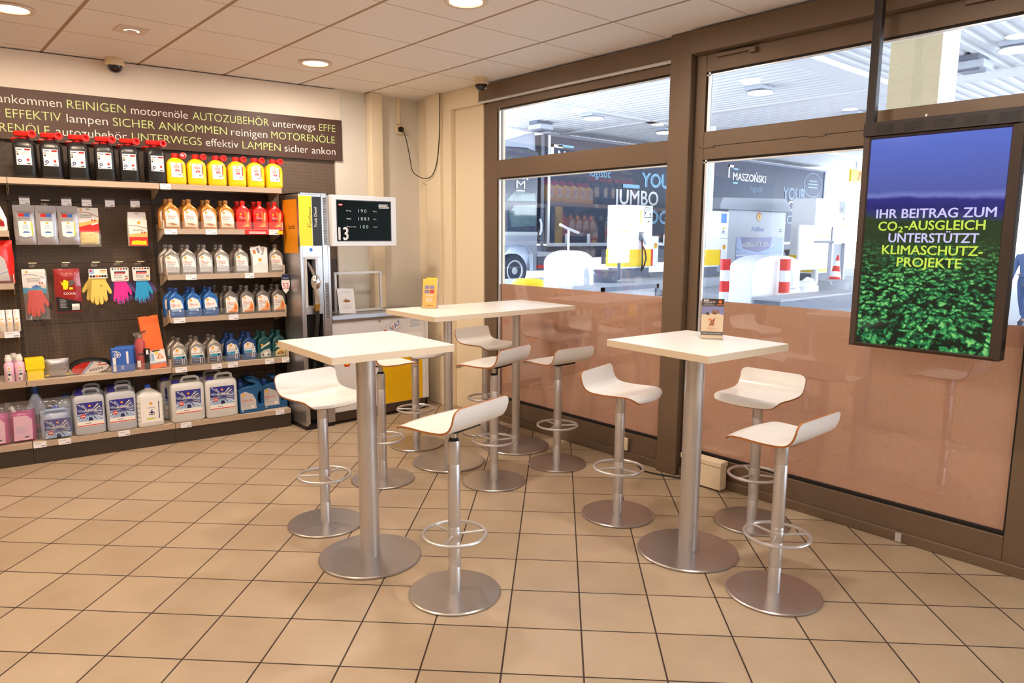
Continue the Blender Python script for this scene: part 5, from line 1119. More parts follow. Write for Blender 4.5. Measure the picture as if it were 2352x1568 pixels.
b = MB(); b.ell([(0, .085, .05, 5), (.01, .09, .055, 5), (.17, .09, .055, 5), (.22, .05, .04, 3), (.25, .02, .02, 2)], 'plastic_clear_blue', 36); b.build('bottle_body', t, ang=50)
b = MB(); b.lathe([(.024, .248), (.024, .275), (.001, .276)], 'blue_cap', 20); b.build('cap', t)

# ---- left bay, cut by the photo edge
t = put(thing('trigger_bottle', 'white bottle with red label at the left photo edge on the upper left shelf', 'bottle'), -3.928, 1.59, 5.40, 0)
b = MB(); b.ell([(0, .058, .034, 4), (.008, .066, .04, 4), (.08, .064, .04, 4), (.12, .052, .035, 3.5), (.18, .03, .025, 2.5), (.22, .017, .017, 2), (.24, .015, .015, 2)], 'label_white', 36); b.build('bottle_body', t, ang=50)
b = MB(); b.lathe([(.019, .235), (.019, .262), (.001, .263)], 'black', 20); b.tube([(0, 0, .26), (0, 0, .285), (0, -.04, .29)], .009, 'black', 10); b.build('trigger_head', t)
b = MB(); y = -.0412; b.flat([(-.05, .02), (.05, .02), (.048, .07), (.03, .11), (-.02, .13), (-.05, .09)], y, 'label_beige'); b.flat([(-.05, .03), (.05, .03), (.048, .06), (.02, .09), (-.05, .075)], y - .0004, 'oxxa_red'); b.disc(.02, .065, .01, y - .0007, 'orange'); b.disc(-.01, .065, .01, y - .0007, 'orange'); b.build('label', t, smooth=False)
t = put(thing('red_pouch', 'big red refill pouch with white panel on the left shelf at the photo edge', 'pouch'), -3.955, 1.245, 5.42, 0)
b = MB(); pillow(b, .215, .285, .12, 'red', seed=41, wav=.006); b.build('pouch', t, ang=70)
b = MB(); y = -.064; b.flat([(-.09, .02), (.08, .02), (.06, .16), (-.02, .25), (-.09, .25)], y, 'label_silver'); b.flat([(-.09, .08), (.0, .16), (.03, .21), (-.09, .19)], y - .0004, 'red_matt'); b.flat([(-.09, .09), (-.04, .09), (.02, .165), (-.06, .21)], y - .0006, 'pouch_red'); b.lines(-.05, .17, .07, 4, .016, 'label_white', y - .0009, .005); b.disc(-.06, .085, .014, y - .0009, 'label_sky'); b.tube([(-.09, y, .05), (0, y, .055), (.075, y, .085)], .003, 'label_sky', 6); b.build('label', t, smooth=False)
def tube_bottle(lab):
    t = thing('care_bottle', lab, 'bottle', group='white care bottles in the left bay')
    b = MB(); b.ell([(0, .016, .016, 2.6), (.003, .0185, .0185, 2.6), (.112, .0185, .0185, 2.6), (.114, .0165, .0165, 2)], 'label_white', 24); b.build('bottle_body', t, ang=50)
    b = MB(); b.lathe([(.0165, .112), (.0180, .113), (.0180, .145), (.001, .1455)], 'paper', 20); b.build('cap', t)
    b = MB(); b.rect(-.012, .012, .01, .07, -.0188, 'label_beige'); b.pecten(0, .085, .005, -.0190); b.rect(-.010, .010, .05, .056, -.0192, 'orange_light'); b.build('label', t, smooth=False)
    return t
cb = put(tube_bottle('white care bottle at the photo edge, left of three on the left bay shelf'), -3.942, .925, 5.375, 0)
put(dup(cb, (0, 0, 0), 0, 'middle of three white care bottles on the left bay shelf'), -3.902, .925, 5.375, 0)
put(dup(cb, (0, 0, 0), 0, 'right of three white care bottles on the left bay shelf'), -3.862, .925, 5.375, 0)

# ================================================================ old pump used as display, and its cabinet
t = thing('fuel_pump', 'steel diesel pump tower with nozzle and price screen reused as decoration', 'fuel pump', (-1.332, 5.31, 0))
dp = .355
m = MB()
X0, X1, XR = -.092, .097, .163     # main front from X0..X1, louvre strip X1..XR
m.box(X0, X0 + .02, 0, dp, .035, 1.90, 'steel_panel'); m.box(XR - .02, XR, 0, dp, .035, 1.90, 'steel_panel'); m.box(X0, XR, dp - .02, dp, .035, 1.90, 'steel_panel'); m.box(X0, XR, 0, dp, 1.888, 1.90, 'steel_panel')
m.box(X1 + .002, XR - .02, 0, .02, .035, 1.888, 'steel_panel')
m.box(X0 + .02, X1 - .002, 0, .02, 1.40, 1.888, 'steel_panel'); m.box(X0 + .02, X0 + .035, 0, .02, .055, 1.40, 'steel_panel'); m.box(X1 - .045, X1 - .002, 0, .02, .945, 1.40, 'steel_panel'); m.box(X0 + .035, X1 - .045, 0, .02, .945, 1.0, 'steel_panel')
m.box(X1 - .012, X1 - .002, 0, .02, .055, .945, 'steel_panel'); m.build('tower_casing', t, bevel=.0015)
m = MB(); m.box(X0 + .03, X1 - .01, .10, .11, .05, 1.41, 'black'); m.box(X0 + .002, XR - .002, .01, dp - .01, 0, .036, 'black'); m.build('dark_interior', t, smooth=False)
m = MB(); m.box(X0 + .015, X0 + .032, -.006, .01, .05, .27, 'steel_panel'); m.build('lower_door_edge', t, smooth=False)
m = MB(); m.rect(X0 + .001, X0 + .109, 1.49, 1.875, -.0006, 'yellow'); m.build('yellow_panel', t, smooth=False)
m = MB(); m.rect(X0 + .112, X0 + .190, 1.49, 1.873, -.0006, 'black'); m.build('black_panel', t, smooth=False)
m = MB(); m.text('FuelSave', X0 + .103, 1.635, .023, 'black', -.001, w=.155, ang=PI / 2); m.build('lettering', t, smooth=False); m = MB(); m.text('Shell', X0 + .072, 1.635, .008, 'black', -.001, w=.03, ang=PI / 2); m.build('lettering', t, smooth=False); m = MB(); m.text('Truck Diesel', X0 + .150, 1.635, .022, 'label_white', -.0012, w=.155, ang=PI / 2); m.build('lettering', t, smooth=False)
for z0, n_ in ((1.50, 30), (.91, 23)):
    m = MB()
    for k in range(n_): m.prism([(0, z0 + k * .0125), (-.005, z0 + k * .0125 + .002), (0, z0 + k * .0125 + .008)], X1 + .016, X1 + .044, 'steel_panel', 'yz'); m.rect(X1 + .016, X1 + .044, z0 + k * .0125 - .003, z0 + k * .0125, -.0008, 'black')
    m.build('louvres', t, smooth=False)
m = MB(); m.disc(0, 1.458, .0135, -.0008, 'blue_dot', 24); m.build('blue_sticker', t, smooth=False)
# nozzle boot frame
m = MB(); o = [(-.062, .995), (.050, .995), (.050, 1.405), (-.062, 1.405)]; i_ = [(-.044, 1.012), (.030, 1.012), (.030, 1.385), (-.044, 1.385)]
for k in range(4):
    j = (k + 1) % 4; m.add([(o[k][0], -.004, o[k][1]), (o[j][0], -.004, o[j][1]), (i_[j][0], -.012, i_[j][1]), (i_[k][0], -.012, i_[k][1]), (i_[k][0], .06, i_[k][1]), (i_[j][0], .06, i_[j][1])], [(0, 1, 2, 3), (3, 2, 5, 4)], 'alu_edge')
    m.add([(o[k][0], -.004, o[k][1]), (o[k][0], .0, o[k][1]), (o[j][0], .0, o[j][1]), (o[j][0], -.004, o[j][1])], [(0, 1, 2, 3)], 'chrome')
m.build('nozzle_boot', t, smooth=False)
m = MB(); m.tube([(-.018, .03, 1.36), (-.010, .005, 1.32), (.004, -.025, 1.262)], [.011, .013, .016], 'chrome', 14); m.build('nozzle_spout', t)
m = MB(); m.ell([(1.150, .022, .022, 2), (1.165, .033, .03, 2.4), (1.20, .041, .034, 2.6), (1.235, .036, .03, 2.4), (1.262, .018, .018, 2)], 'chrome', 28, .012, -.035); m.tube([(.012, -.03, 1.16), (.018, -.034, 1.09), (.020, -.034, 1.03)], [.024, .021, .022], 'chrome', 18); m.ring(.006, -.027, 1.262, .018, .003, 'green_bottle', 24, 8); m.build('nozzle_handle', t)
m = MB(); m.lathe([(.023, 1.015), (.024, 1.018), (.024, 1.03), (.021, 1.034)], 'brass', 24, .020, -.034); m.lathe([(.017, .975), (.018, .978), (.018, 1.0), (.022, 1.004), (.022, 1.016)], 'brass', 24, .020, -.034); m.build('hose_coupling', t)
m = MB(); m.tube([(.020, -.034, .98), (.020, -.03, .90), (.022, .01, .76), (.024, .05, .60), (.02, .07, .40), (-.01, .06, .15)], .0165, 'rubber', 16); m.build('hose', t)
m = MB(); zA_, zB_ = 1.484, 1.892; m.box(.165, .765, -.045, .16, zA_, zB_, 'housing_grey'); hs = m.build('screen_housing', t, bevel=.006)
m = MB(); m.rect(.205, .712, 1.524, 1.855, -.0462, 'black'); m.rect(.213, .704, 1.532, 1.847, -.0466, 'dark_screen'); m.build('price_screen', hs, smooth=False)
m = MB(); y = -.0474; m.text('13', .222, 1.537, .098, 'label_white', y, w=.082, bold=.03); m.disc(.243, 1.815, .021, y, 'red_matt', 20, rz=.0085); m.rect(.228, .258, 1.812, 1.818, y - .0003, 'label_white')
for k in range(4): m.rect(.592, .592 + (.09, .08, .1, .1)[k], 1.823 - k * .009, 1.828 - k * .009, y, 'label_white')
for s_, z_, a_ in (('Betrag', 1.765, .293), ('Abgabe', 1.702, .293), ('Preis je Liter', 1.638, .293)): m.text(s_, a_, z_, .009, 'label_white', y, w=.042 if z_ > 1.65 else .085)
m.text('Euro', .54, 1.765, .009, 'label_white', y, w=.034); m.text('Liter', .54, 1.702, .009, 'label_white', y, w=.03); m.text('Diesel', .54, 1.638, .009, 'label_white', y, w=.034)
m.text('1 9 0', .40, 1.757, .026, 'lcd_digit', y, w=.075); m.text('1 8 8 3', .40, 1.694, .026, 'lcd_digit', y, w=.10); m.text('1 0 0', .415, 1.630, .026, 'lcd_digit', y, w=.075); m.build('screen_print', hs, smooth=False)
m = MB(); sx = X0 - .0008; m.add([(sx, .03, 1.43), (sx, .29, 1.43), (sx, .29, 1.85), (sx, .03, 1.85)], [(0, 3, 2, 1)], 'orange_poster'); m.build('side_poster', t, smooth=False)
m = MB(); m.T = Matrix.Translation((X0, 0, 0)) @ Matrix.Rotation(R(-90), 4, 'Z'); m.text('Spötzle', -.20, 1.62, .035, 'dark_brown', -.0014, w=.13); m.build('poster_lettering', t, smooth=False)

t = thing('pump_cabinet', 'white low cabinet with yellow panel and steel top beside the pump tower', 'cabinet', (-1.165, 5.335, 0))
W_ = .957
m = MB(); m.box(.0, W_, 0.0, .37, .10, .86, 'cabinet_white'); m.build('body', t, bevel=.002)
m = MB(); m.box(.0, W_ - .02, -.006, .0, .03, .10, 'upright'); m.box(.01, W_ - .03, .02, .34, 0, .04, 'black'); m.build('plinth', t, smooth=False)
m = MB(); m.box(.47, .885, -.004, 0, .105, .50, 'cabinet_yellow'); m.build('yellow_panel', t, smooth=False)
m = MB(); m.box(W_ - .045, W_ - .03, -.006, 0, .02, .86, 'housing_grey'); m.build('edge_profile', t, smooth=False)
m = MB(); m.prism([(-.02, .862), (-.028, .885), (-.02, .915), (.40, .918), (.40, .862)], .0, W_ + .0, 'steel_panel', 'yz'); m.build('steel_top', t, smooth=False)
m = MB(); m.T = Matrix.Translation((.45, -.001, .845)) @ Matrix.Rotation(R(90), 4, 'X'); m.lathe([(.013, 0), (.012, .006), (.006, .008), (.001, .008)], 'chrome', 20); m.build('lock', t)
m = MB(); m.pecten(.131, .560, .086, -.0008, dy=.0006); m.build('shell_emblem', t, smooth=False)
m = MB(); ca, sa = math.cos(.52), math.sin(.52)
def rp_(a, c): return (.555 + a * ca - c * sa, .755 + a * sa + c * ca)
def rrect(x0, x1, z0, z1, r, n=5):
    o = []
    for cx, cz, a0 in ((x1 - r, z0 + r, -90), (x1 - r, z1 - r, 0), (x0 + r, z1 - r, 90), (x0 + r, z0 + r, 180)):
        for k in range(n + 1): a = R(a0 + 90 * k / n); o.append((cx + r * math.cos(a), cz + r * math.sin(a)))
    return o
m.flat([rp_(*p) for p in rrect(-.12, .12, -.05, .05, .014)], -.0006, 'label_sky'); m.flat([rp_(*p) for p in rrect(-.1175, .1175, -.0475, .0475, .012)], -.0009, 'cabinet_white'); m.flat([rp_(*p) for p in ((-.10, -.02), (-.03, -.02), (-.03, .03), (-.10, .03))], -.0011, 'red_matt')
for s_, a_, c_ in (('5', .005, 'blue_print'), ('I', .035, 'red_matt'), ('A7', .05, 'blue_print')): px_, pz_ = rp_(a_, -.015); m.text(s_, px_, pz_, .040, c_, -.0012, ang=.52)
for k in range(4): px_, pz_ = rp_(.03 + k * .02, -.032); m.disc(px_, pz_, .004, -.0012, 'red_matt' if k % 2 else 'blue_print', 10)
m.build('motorway_sign_print', t, smooth=False)
m = MB(); m.lines(.815, .83, .13, 6, .012, 'label_sky', -.0008, .004); m.build('notice_print', t, smooth=False)
# frame and flyer on the cabinet
t = thing('wire_display_frame', 'empty white tubular frame standing on the steel cabinet top', 'frame', (-.815, 5.50, .9195))
m = MB(); z1 = .335; a_ = .218
for q in ((-a_, a_, .012), (-a_, a_, z1)): m.box(q[0], q[1], -.010, .010, q[2] - .010, q[2] + .010, 'housing_grey')
for x in (-a_, a_): m.box(x - .010, x + .010, -.010, .010, 0.0, z1 + .01, 'housing_grey')
m.build('frame_tube', t, bevel=.002)
m = MB()
for x in (-a_, a_): m.box(x - .012, x + .012, -.06, .05, 0, .004, 'housing_grey')
m.build('foot', t, bevel=.001)
t = thing('menu_flyer', 'white flyer with a small photo leaning against the tubular frame', 'flyer', (-.970, 5.415, .9200), R(2))
m = MB(); m.T = Matrix.Rotation(R(-14), 4, 'X') @ Matrix.Rotation(R(3), 4, 'Y'); m.box(-.078, .078, -.001, .001, 0, .212, 'paper'); m.build('sheet', t, smooth=False)
m = MB(); m.T = Matrix.Rotation(R(-14), 4, 'X') @ Matrix.Rotation(R(3), 4, 'Y'); y = -.0015; m.disc(.0, .105, .042, y, 'label_beige', rz=.016); m.disc(.002, .105, .032, y - .0003, 'plywood', rz=.010); m.disc(-.006, .12, .008, y - .0005, 'print_grey'); m.disc(.018, .104, .009, y - .0005, 'dark_brown', rz=.004); m.lines(0, .188, .10, 2, .012, 'print_grey', y, .002); m.lines(0, .07, .10, 4, .010, 'print_grey', y, .0018); m.build('print', t, smooth=False)

# ================================================================ forecourt outside
GZ = -.20
b = MB(); b.box(.12, 70, -40, 60, GZ - .1, GZ, 'concrete'); struct(b.build('ground', smooth=False))
b = MB(); b.box(.12, 1.6, -6, 7, GZ, -.02, 'concrete'); struct(b.build('trim_2', smooth=False))     # pavement along the shop front
CZ = 5.3
b = MB(); b.box(.0, .28, 5.96, 22, GZ, 5.2, 'canopy_white'); b.box(.0, .28, -16, -5.21, GZ, 5.2, 'canopy_white'); b.box(.13, .28, -5.21, 5.96, 2.90, 5.2, 'canopy_white'); struct(b.build('wall_sky_block', smooth=False))  # unseen outer walls, added to block sky light from behind the shop
t = thing('canopy', 'white ribbed filling station roof over the forecourt', 'canopy', (0, 0, CZ))
m = MB(); m.box(.3, 40, -14, 19.3, .05, .35, 'canopy_white'); m.build('roof_deck', t, smooth=False)
m = MB(); x = .4
while x < 39.5: m.prism([(x, .05), (x + .04, 0), (x + .17, 0), (x + .21, .05)], 7.9, 19.2, 'canopy_rib', 'xz'); x += .30
m.build('ribbed_soffit', t, smooth=False)
m = MB(); y = -13.8
while y < 7.3: m.prism([(y, .05), (y + .04, 0), (y + .17, 0), (y + .21, .05)], .4, 39.5, 'canopy_rib', 'yz'); y += .30
m.build('ribbed_soffit', t, smooth=False)
for (x0, x1, y0, y1) in ((.3, 40, 7.4, 7.95), (.3, 40, 15.0, 15.3), (15.3, 15.7, 7.95, 19.2), (15.3, 15.7, -13, 7.4)):
    m = MB(); m.box(x0, x1, y0, y1, -.12 if y1 < 15 else -.04, .06, 'canopy_white'); m.build('beam', t, smooth=False)
m = MB(); m.box(.3, 40.1, 19.2, 19.4, -.06, .9, 'canopy_white'); m.box(39.9, 40.1, -14, 19.4, -.06, .9, 'canopy_white'); m.build('fascia', t, smooth=False)
def canopy_lamp(x, y, lab):
    t = thing('canopy_lamp', lab, 'canopy light', (x, y, CZ), 0, 'round lamps under the forecourt canopy')
    m = MB(); m.box(-.35, .25, -.25, .25, -.10, 0, 'pump_grey'); m.build('gear_box', t, bevel=.02)
    m = MB(); m.lathe([(.22, -.10), (.30, -.105), (.34, -.13), (.32, -.14), (.001, -.135)], 'pump_grey', 32); m.build('reflector', t)
    m = MB()
    for k in range(3): m.ring(0, 0, -.142 - .004 * k, .29 - .09 * k, .016, 'lamp_glow', 32, 8)
    m.build('lamp_rings', t)
canopy_lamp(13.0, 15.45, 'round canopy lamp seen through the top of the left window')
canopy_lamp(13.1, 9.9, 'round canopy lamp nearest, in the top pane right of the window post')
canopy_lamp(18.5, 9.9, 'canopy lamp low in the right top pane, left of the display pole')
canopy_lamp(17.1, 15.8, 'small far canopy lamp at the right edge of the left window')
canopy_lamp(12.9, 4.4, 'canopy lamp at the top right corner of the photo')
for x, y, lab in ((13.6, 5.36, 'flat grey junction box under the canopy beside the square column'), (12.9, 17.7, 'flat grey junction box under the canopy at the left window')):
    t = thing('canopy_box', lab, 'junction box', (x, y, CZ)); m = MB(); m.box(-.3, .3, -.3, .3, -.26, -.10, 'pump_grey'); m.build('box_body', t, bevel=.02)
    m = MB(); m.box(-.2, .2, -.2, .2, -.30, -.26, 'bin_grey'); m.build('lens', t, smooth=False); m = MB(); m.box(-.35, .35, -.2, .2, -.10, 0, 'bin_grey'); m.build('bracket', t, smooth=False)
t = thing('canopy_column', 'beige and white square canopy column behind the display pole', 'column', (5.0, 3.2, GZ))
m = MB(); m.box(-.26, .26, -.26, .26, 0, CZ - GZ + .04, 'pump_white'); m.build('shaft', t, bevel=.01)
m = MB(); m.box(-.266, -.26, -.26, .26, 0, CZ - GZ, 'column_beige'); m.build('beige_face', t, smooth=False)
# islands
for nm, x0, x1, y0, y1, zt, lab in (('pump_island', 9.0, 27, 13.1, 16.6, .26, 'grey kerbed pump island under the far pumps'), ('pump_island', 13.6, 27, 8.8, 13.0, -.02, 'pale kerbed pump island under the right pumps')):
    t = thing(nm, lab, 'kerb island', ((x0 + x1) / 2, (y0 + y1) / 2, GZ)); hx, hy = (x1 - x0) / 2, (y1 - y0) / 2
    m = MB(); m.box(-hx, hx, -hy, hy, 0, zt - GZ, 'kerb'); m.build('island_slab', t, bevel=.05)
# ---- truck
YT = 18.2
t = thing('truck', 'dark articulated truck with white and blue lettering parked behind the pumps', 'truck', (13.7, YT, GZ))
def gz(z): return z - GZ
m = MB(); m.box(0, 20.7, 0, 2.9, gz(1.28), gz(5.06), 'trailer_dark'); m.build('trailer_body', t, bevel=.03)
m = MB(); m.box(-.02, 20.72, -.03, .02, gz(4.98), gz(5.07), 'bin_grey'); m.box(0, 20.7, -.03, .0, gz(1.20), gz(1.32), 'rim'); m.box(.02, .12, -.035, 0, gz(1.3), gz(5.0), 'rim'); m.box(20.5, 20.65, -.035, 0, gz(1.3), gz(5.0), 'bin_grey'); m.build('trailer_rails', t, smooth=False)
m = MB()
for k in range(9): m.box(.9 + k * 1.15, 1.05 + k * 1.15, -.05, -.02, gz(1.25), gz(1.65), 'rim')
m.build('side_latch', t, smooth=False)
m = MB(); y = -.012
m.text('JUMBO', 3.56, gz(2.80), .54, 'text_white', y, w=2.70, bold=.022); m.text('YOUR', 5.20, gz(3.52), .52, 'text_blue', y, w=2.35, bold=.05); m.text('LOGISTIC', 5.20, gz(2.08), .52, 'text_blue', y, w=3.9, bold=.05); m.text('logistic', 2.16, gz(3.74), .30, 'text_blue', y, w=1.15); m.rect(4.05, 5.05, gz(3.42), gz(3.56), y, 'text_blue')
m.text('MASZOŃSKI', .52, gz(4.12), .40, 'text_white', y, w=3.0, bold=.022); m.rect(.50, 1.3, gz(4.66), gz(4.74), y, 'text_blue'); m.rect(.16, .30, gz(4.1), gz(4.72), y, 'text_white'); m.rect(.16, .75, gz(4.62), gz(4.72), y, 'text_white')
m.text('MASZOŃSKI', 11.7, gz(4.12), .32, 'text_white', y, w=2.85, bold=.022); m.rect(11.7, 12.1, gz(4.58), gz(4.64), y, 'text_blue'); m.rect(11.7, 12.1, gz(3.96), gz(4.02), y, 'text_blue'); m.rect(11.3, 11.4, gz(4.2), gz(4.76), y, 'text_white'); m.rect(11.3, 11.72, gz(4.66), gz(4.76), y, 'text_white'); m.text('logistic', 13.2, gz(3.70), .24, 'text_slate', y, w=1.1)
m.text('YOUR', 16.3, gz(3.44), .55, 'text_slate', y, w=2.25, bold=.05); m.text('JUMBO', 14.8, gz(2.86), .50, 'text_white', y, w=2.65, bold=.022); m.text('LOGISTIC', 16.4, gz(2.24), .40, 'text_slate', y, w=3.5, bold=.022)
for k in range(40):
    a, c = 2 * PI * k / 40, 2 * PI * (k + 1) / 40; q = lambda r_, a_: (19.3 + r_ * 1.0 * math.cos(a_), gz(4.25) + r_ * .62 * math.sin(a_)); m.flat([q(1, a), q(1, c), q(.95, c), q(.95, a)], y, 'text_slate')
m.lines(19.3, gz(4.45), 1.2, 3, .16, 'text_slate', y, .06); m.build('trailer_lettering', t, smooth=False)
m = MB(); m.box(.5, 20, .5, 2.4, gz(.75), gz(1.2), 'bin_grey'); m.box(3, 9, .05, .1, gz(.5), gz(1.05), 'bin_grey'); m.box(.3, 1.2, .1, .8, gz(.5), gz(1.0), 'rim'); m.build('chassis', t, smooth=False)
def wheel(x, name='wheel'):
    m = MB(); m.T = Matrix.Translation((x, .12, .58)) @ Matrix.Rotation(R(90), 4, 'X')
    m.lathe([(.34, -.30), (.54, -.30), (.58, -.24), (.58, -.04), (.54, .02), (.40, .03), (.34, .0)], 'tyre', 40); w_ = m.build(name, t)
    m = MB(); m.T = Matrix.Translation((x, .12, .58)) @ Matrix.Rotation(R(90), 4, 'X'); m.lathe([(.35, -.02), (.37, .02), (.33, .03), (.24, -.08), (.14, -.06), (.12, .02), (.06, .03), (.001, .03)], 'rim', 36)
    for k in range(10): m.sphere((.19 * math.cos(PI * k / 5), .19 * math.sin(PI * k / 5), -.05), .028, 'bin_grey', 8, 4)
    m.build('rim', w_)
for x in (-1.38, 1.9, 15.2, 16.6, 18.0): wheel(x)
# cab, side view: front of the truck points towards the shop
m = MB(); m.prism([(-2.9, gz(.5)), (-2.05, gz(.45)), (-2.02, gz(.9)), (-1.75, gz(1.18)), (-1.38, gz(1.25)), (-1.0, gz(1.18)), (-.74, gz(.9)), (-.70, gz(.35)), (-.45, gz(.35)), (-.42, gz(1.55)), (-.42, gz(1.62)), (-2.9, gz(1.62))], .02, 2.6, 'cab_silver', 'xz'); m.build('cab_lower_body', t, bevel=.02)
m = MB(); m.prism([(-2.9, gz(1.62)), (-.42, gz(1.62)), (-.36, gz(4.40)), (-.9, gz(4.52)), (-2.6, gz(4.45)), (-2.95, gz(3.4))], .03, 2.6, 'cab_dark', 'xz'); m.build('cab_upper_body', t, bevel=.05)
m = MB(); m.prism([(-2.5, gz(4.5)), (-1.6, gz(4.75)), (-.4, gz(5.08)), (-.36, gz(4.42)), (-2.4, gz(4.46))], .2, 2.4, 'cab_silver', 'xz'); m.build('roof_deflector', t, bevel=.04)
m = MB(); y = .018; m.flat([(-2.85, gz(2.2)), (-2.2, gz(2.3)), (-2.05, gz(3.4)), (-2.7, gz(3.35))], y, 'cab_glass'); m.flat([(-1.62, gz(1.86)), (-.52, gz(1.90)), (-.50, gz(2.62)), (-1.5, gz(2.58)), (-1.75, gz(2.3))], y, 'cab_glass'); m.flat([(-1.85, gz(2.72)), (-.52, gz(2.75)), (-.55, gz(3.0)), (-1.5, gz(3.05))], y, 'cab_glass'); m.build('side_glass', t, smooth=False)
m = MB(); m.rect(-2.9, -.42, gz(1.58), gz(1.70), .012, 'rim'); m.tube([(-.34, -.02, gz(1.6)), (-.30, -.05, gz(1.75)), (-.30, -.05, gz(2.0)), (-.34, -.02, gz(2.15))], .04, 'rim', 10); m.rect(-.28, -.12, gz(1.1), gz(5), .02, 'bin_grey'); m.build('cab_trim', t, smooth=False)
m = MB(); y = .010; m.text('M', -1.42, gz(3.14), .26, 'text_white', y, w=.40); m.rect(-1.42, -1.02, gz(3.46), gz(3.51), y, 'text_white'); m.rect(-1.42, -1.02, gz(3.05), gz(3.09), y, 'text_white'); m.disc(-.92, gz(3.48), .045, y, 'text_white', 12); m.text('Maszonski', -2.6, gz(2.05), .12, 'text_white', y, w=.6); m.build('cab_lettering', t, smooth=False)
m = MB(); m.tube([(-.70, -.01, gz(.35)), (-.74, -.01, gz(.95)), (-1.02, -.01, gz(1.24)), (-1.38, -.01, gz(1.32)), (-1.76, -.01, gz(1.24)), (-2.05, -.01, gz(.95))], .05, 'cab_silver', 8); m.box(-.36, .25, .02, .3, gz(.85), gz(.97), 'rim'); m.box(-.36, .25, .02, .3, gz(.45), gz(.55), 'pump_red'); m.box(-.30, .2, .1, .3, gz(.35), gz(.85), 'bin_grey'); m.build('steps_and_arch', t, smooth=False)

# ---- pumps
def fuel_dispenser(lab, loc, w, h, yel, red=True, d=.7, extra_w=.42):
    t = thing('forecourt_pump', lab, 'fuel pump', loc, 0, 'white and yellow forecourt pumps')
    m = MB(); m.box(0, w, 0, d, .30, h, 'pump_white'); m.build('casing', t, bevel=.03)
    m = MB(); m.box(-.01, w + .01, -.012, d + .01, .36, yel, 'pump_yellow'); m.build('yellow_band', t, smooth=False)
    if extra_w:
        m = MB(); m.box(w + .01, w + extra_w, .05, d, .34, h * .58, 'pump_white'); m.build('hose_column', t, bevel=.03)
        m = MB(); m.rect(w - .06, w + .05, .36, yel, -.014, 'pump_red') if red else m.rect(w + .06, w + .14, .36, yel, .049, 'pump_red'); m.pecten(w + extra_w * .6, h * .44, .09, .048, dy=.002); m.build('badge', t, smooth=False)
    m = MB(); m.box(.05, w - .05, .05, d - .05, 0, .30, 'bin_grey'); m.build('plinth', t, smooth=False)
    return t
t = fuel_dispenser('white and yellow pump with number eight panel in the left window', (13.47, 14.5, .26), 1.42, 2.28, .90)
m = MB(); m.rect(.98, 1.36, 1.90, 2.22, -.004, 'print_dark'); m.rect(1.0, 1.34, 1.92, 2.20, -.007, 'pump_white'); m.text('8', 1.23, 1.94, .11, 'print_dark', -.010); m.rect(1.03, 1.30, 2.10, 2.16, -.010, 'pump_grey'); m.rect(.78, .84, 1.72, 2.14, -.006, 'yellow'); m.disc(1.02, 2.05, .03, -.010, 'black', 10); m.disc(1.2, 1.78, .03, -.01, 'black', 10); m.build('display_panel', t, smooth=False)
m = MB(); m.box(.74, .90, -.05, 0, 1.18, 1.44, 'bin_grey'); m.tube([(.80, -.06, 1.40), (.88, -.08, 1.20), (.96, -.10, 1.06)], .035, 'pump_grey', 8); m.build('nozzle', t); m = MB(); m.tube([(.82, -.06, 1.2), (.80, -.1, .9), (.80, -.12, .5), (.79, -.1, .2)], .025, 'rubber', 8); m.tube([(.84, -.07, 1.0), (.95, -.1, .85), (.98, -.12, .6), (.90, -.12, .4), (.82, -.1, .25)], .025, 'rubber', 8); m.build('hose', t)
t = thing('fuel_price_panel', 'white price panel on a short post left of pump eight', 'sign', (12.95, 14.2, .26))
m = MB(); m.box(-.48, .46, 0, .06, .50, 1.66, 'pump_white'); m.build('panel', t, bevel=.02); m = MB(); m.text('FuelSave', -.42, 1.42, .06, 'yellow', -.003, w=.42); m.rect(.02, .38, 1.43, 1.45, -.003, 'yellow'); m.rect(-.42, -.30, 1.22, 1.24, -.003, 'pump_grey'); m.disc(.1, 1.15, .012, -.003, 'bin_grey', 8); m.build('panel_print', t, smooth=False)
m = MB(); m.cyl(0, .03, 0, .5, .05, 'bin_grey', 12); m.build('post', t)
t = fuel_dispenser('white and yellow pump with blue display at the left edge of the sliding window', (16.14, 13.6, .26), 1.27, 2.16, .88, red=False, extra_w=.55)
m = MB(); m.rect(.28, .40, .98, 1.42, -.004, 'lime'); m.rect(.24, .44, .94, 1.08, -.006, 'pump_grey'); m.build('display_panel', t, smooth=False)
m = MB(); m.box(1.29, 1.80, .05, .6, 1.26, 2.15, 'pump_white'); m.rect(1.35, 1.68, 1.77, 2.09, .046, 'blue_dot'); m.rect(1.45, 1.58, 1.56, 1.62, .046, 'lime'); m.rect(1.45, 1.58, 1.44, 1.52, .046, 'violet_photo'); m.rect(1.32, 1.72, 1.40, 1.415, .046, 'pump_grey'); m.build('control_head', t, smooth=False)
t = thing('vent_pipe', 'white vertical pipe rising behind the pump at the left edge of the sliding window', 'pipe', (17.95, 14.48, .26))
m = MB(); m.cyl(0, 0, 0, CZ - .26, .14, 'pump_white', 20); m.build('pipe_shaft', t); m = MB(); m.cyl(.24, .05, 0, CZ - .26, .035, 'pump_grey', 10); m.build('thin_pipe', t)
t = thing('fluid_tank_housing', 'large pale tank housing with scallop emblem and blue truck poster', 'tank housing', (19.42, 14.6, .26))
m = MB(); m.box(0, 4.2, 0, 1.3, 0, 2.3, 'pump_grey'); m.build('housing_body', t, bevel=.03)
m = MB(); m.prism([(-.75, 2.28), (4.35, 2.28), (4.35, 2.42), (3.85, 2.82), (-.6, 2.70), (-.75, 2.5)], -.15, 1.45, 'kerb', 'xz'); m.build('housing_roof', t, bevel=.03)
